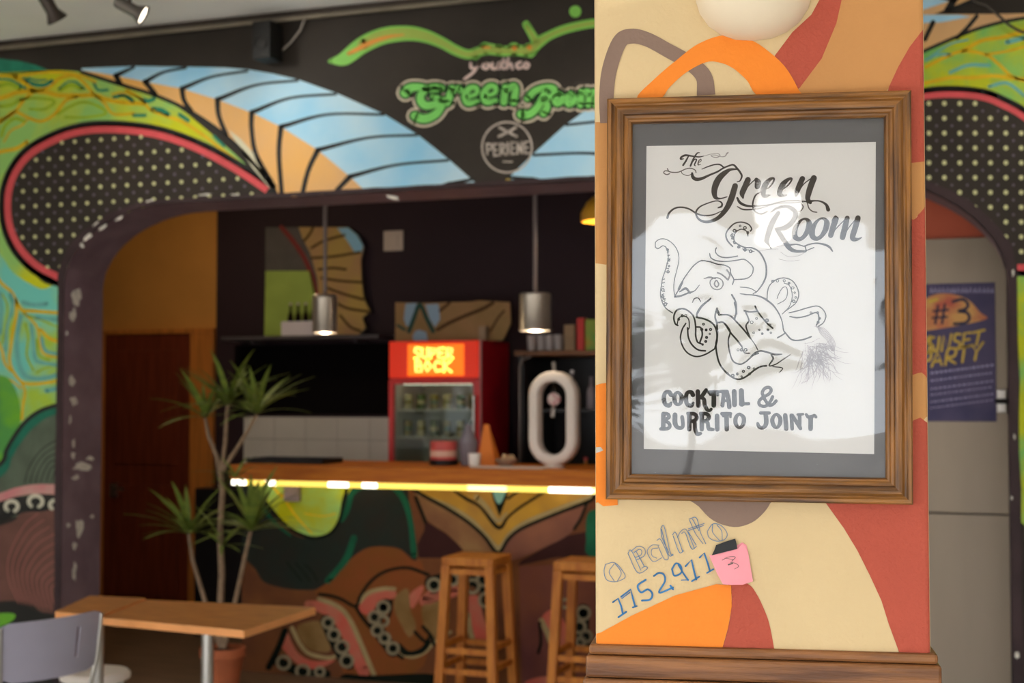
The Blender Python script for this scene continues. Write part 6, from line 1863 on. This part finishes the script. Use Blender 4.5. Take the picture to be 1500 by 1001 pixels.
def spot(x, y, aim, label, power, m_):
    s = empty('ceiling_spotlight', (x, y, ZC - .2), label, 'spotlight', 'spotlights on the ceiling')
    lathe('ceiling_plate', [(0, ZC - .02), (.045, ZC - .02), (.045, ZC - .0005), (0, ZC - .0005)], m_, s, (x, y, 0), 18)
    head = Vector((x, y, ZC - .13))
    tube('stem', [(x, y, ZC - .02), head], .008, m_spotd, s, 8)
    d = (Vector(aim) - head).normalized()
    M = d.to_track_quat('Z', 'Y').to_matrix().to_4x4()
    lathe('lamp_head', [(0, -.07), (.026, -.07), (.03, -.06), (.03, .03), (.052, .075), (.049, .075), (.027, .03), (.0, .03)], m_, s, head, 20, M)
    lathe('lens', [(0, .062), (.042, .062), (.042, .066), (0, .066)], m_lens, s, head, 18, M)
    ld = bpy.data.lights.new('spot_beam', 'SPOT')
    ld.energy = power; ld.spot_size = math.radians(115); ld.spot_blend = .9; ld.shadow_soft_size = .06; ld.color = (1, .96, .88)
    lo = bpy.data.objects.new('spot_beam', ld)
    COL.objects.link(lo)
    lo.matrix_world = Matrix.Translation(head + d * .09) @ d.to_track_quat('-Z', 'Y').to_matrix().to_4x4()
    lo.parent = s
    lo.matrix_parent_inverse = parent_matrix(s).inverted()
    return s


SP = 23
a = on_z(72, 8, ZC - .13); b = on_z(190, 12, ZC - .13)
spot(a.x, a.y, (a.x + .3, YW, 2.2), 'grey ceiling spotlight at the corner of the mural wall, left of the other', SP, m_spotd)
spot(b.x, b.y, (b.x + 1.6, YW, 2.5), 'ceiling spotlight with a flared pale head, turned to the painted sign', SP, m_spotg)
for k, x in enumerate((-1.6, .3)):  # two extra spots out of view, added to brighten the mural wall
    spot(x, b.y - .3, (x, YW, 2.1), ('added fill spotlight out of view above the painted sign', 'added fill spotlight out of view right of the pillar')[k], SP, m_spotg)
p0_, p1_ = on_y(391, 42, YW), on_y(412, 94, YW)
sp = empty('loudspeaker', ((p0_.x + p1_.x) / 2, YW, p1_.z), 'small black loudspeaker high on the mural wall', 'loudspeaker')
box('speaker_cabinet', (p0_.x, YW - .15, p1_.z), (p1_.x + .02, YW - .02, p0_.z), mat('speaker_black', (26, 24, 22), .6), sp, .005)
box('wall_bracket', (p0_.x + .02, YW - .02, p1_.z + .06), (p1_.x - .0, YW - .0065, p0_.z - .06), m_spotd, sp)
lathe('speaker_cone', [(0, .004), (.03, .0), (.034, .006), (.03, .006)], mat('cone_black', (34, 32, 30), .6), sp, ((p0_.x + p1_.x) / 2 + .01, YW - .152, p1_.z + .08), 18, Matrix.Rotation(math.pi / 2, 4, 'X'))
cw = [on_y(x, y, YW - .02) for x, y in ((447, 26), (440, 44), (426, 62), (413, 74))]
tag(tube('speaker_cable', cw, .005, mat('white_cable', (170, 160, 150), .5), None, 6), 'thin pale cable hanging from the ceiling duct to the loudspeaker', 'cable')
cw = [on_y(x, y, YW - .05) for x, y in ((1418, -6), (1430, 2), (1446, 8), (1462, 22), (1480, 38), (1505, 48), (1540, 40))]
tag(tube('hanging_cable', [Vector(p) for p in smooth_path([tuple(c) for c in cw])], .006, m_spotd, None, 6), 'dark cable sagging across the mural, right of the pillar', 'cable')

# ------------------------------------------------------------------ the street behind the viewer (seen only mirrored in the picture glass)
m_bld = mat('street_house_wall', (196, 186, 170), .8, var=.15, bump=.1)
m_roof = mat('street_house_roof', (130, 78, 58), .8, var=.2)
m_win = mat('street_window', (60, 70, 80), .2)
for (x, y, w, d, h, lab) in ((-3.5, -32, 9, 7, 3.4, 'low pale house across the street behind the viewer, mirrored in the picture glass'), (17, -34, 8, 7, 4.5, 'taller pale house across the street behind the viewer, far right')):
    hs = empty('street_house', (x, y, -.1), lab, 'house', 'houses across the street')
    box('house_wall', (x - w / 2, y - d / 2, -.1), (x + w / 2, y + d / 2, h), m_bld, hs)
    raw('house_roof', [(x - w / 2 - .3, y - d / 2 - .3, h), (x + w / 2 + .3, y - d / 2 - .3, h), (x + w / 2 + .3, y + d / 2 + .3, h), (x - w / 2 - .3, y + d / 2 + .3, h), (x - w / 2, y, h + 1.1), (x + w / 2, y, h + 1.1)],
        [(0, 1, 5, 4), (3, 4, 5, 2), (0, 4, 3), (1, 2, 5), (0, 3, 2, 1)], m_roof, hs)
    for k in range(3):
        wx = x - w / 2 + w * (k + .5) / 3
        f = box('window', (wx - .5, y + d / 2, 1.0), (wx + .5, y + d / 2 + .05, 2.3), m_bld, hs)
        box('pane', (wx - .42, y + d / 2 + .05, 1.08), (wx + .42, y + d / 2 + .06, 2.22), m_win, f)
ln = empty('glare_lantern', (.60, -2.6, 2.25), 'added white lantern behind the viewer, lit to make the glare in the picture glass', 'lantern')  # unseen glowing shape, added to put the glare on the glass
lathe('lantern_shade', [(.03, 0), (.06, .01), (.078, .05), (.072, .12), (.055, .145), (.072, .17), (.078, .24), (.06, .28), (.03, .29)], mat('glare_lantern_glow', (250, 248, 244), .7, emit=(255, 252, 248), estr=11.0), ln, (.60, -2.6, 2.25), 24)
tube('lantern_cord', [(.60, -2.6, 2.54), (.60, -2.6, ZC - .001)], .004, m_cord, ln, 6)
m_crown = mat('street_tree_leaves', (70, 88, 46), .8, var=.3, scale=3)
m_trunk = mat('street_tree_bark', (90, 74, 60), .9)
random.seed(31)
for (x, y, h, r, lab) in ((3.2, -24, 3.6, 1.7, 'round dark street tree mirrored at the right of the picture glass'), (10.5, -26, 4.4, 2.2, 'broad street tree behind the viewer beside the taller house'), (-10.5, -26, 4.2, 2.0, 'street tree behind the viewer left of the low house')):
    t = empty('street_tree', (x, y, -.1), lab, 'tree', 'street trees behind the viewer')
    tube('trunk', [(x, y, -.1), (x + .05, y, h * .4), (x, y, h * .6)], [.16, .13, .1], m_trunk, t)
    bm = bmesh.new()
    for k in range(260):
        u, v, w = random.gauss(0, .45), random.gauss(0, .45), random.gauss(0, .38)
        s = random.uniform(.18, .34)
        c = Vector((x + u * r, y + v * r, h * .72 + w * r))
        R = Matrix.Rotation(random.uniform(0, 6.28), 4, 'Z') @ Matrix.Rotation(random.uniform(0, 3.1), 4, 'X')
        q = [bm.verts.new(c + R @ Vector(p)) for p in ((-s, -s * .6, 0), (s, -s * .6, .05), (s * .8, s * .6, 0), (-s, s * .6, .06))]
        bm.faces.new(q)
    tag(bm_obj('crown', bm, m_crown, t), kind='stuff')
bpy.context.view_layer.update()
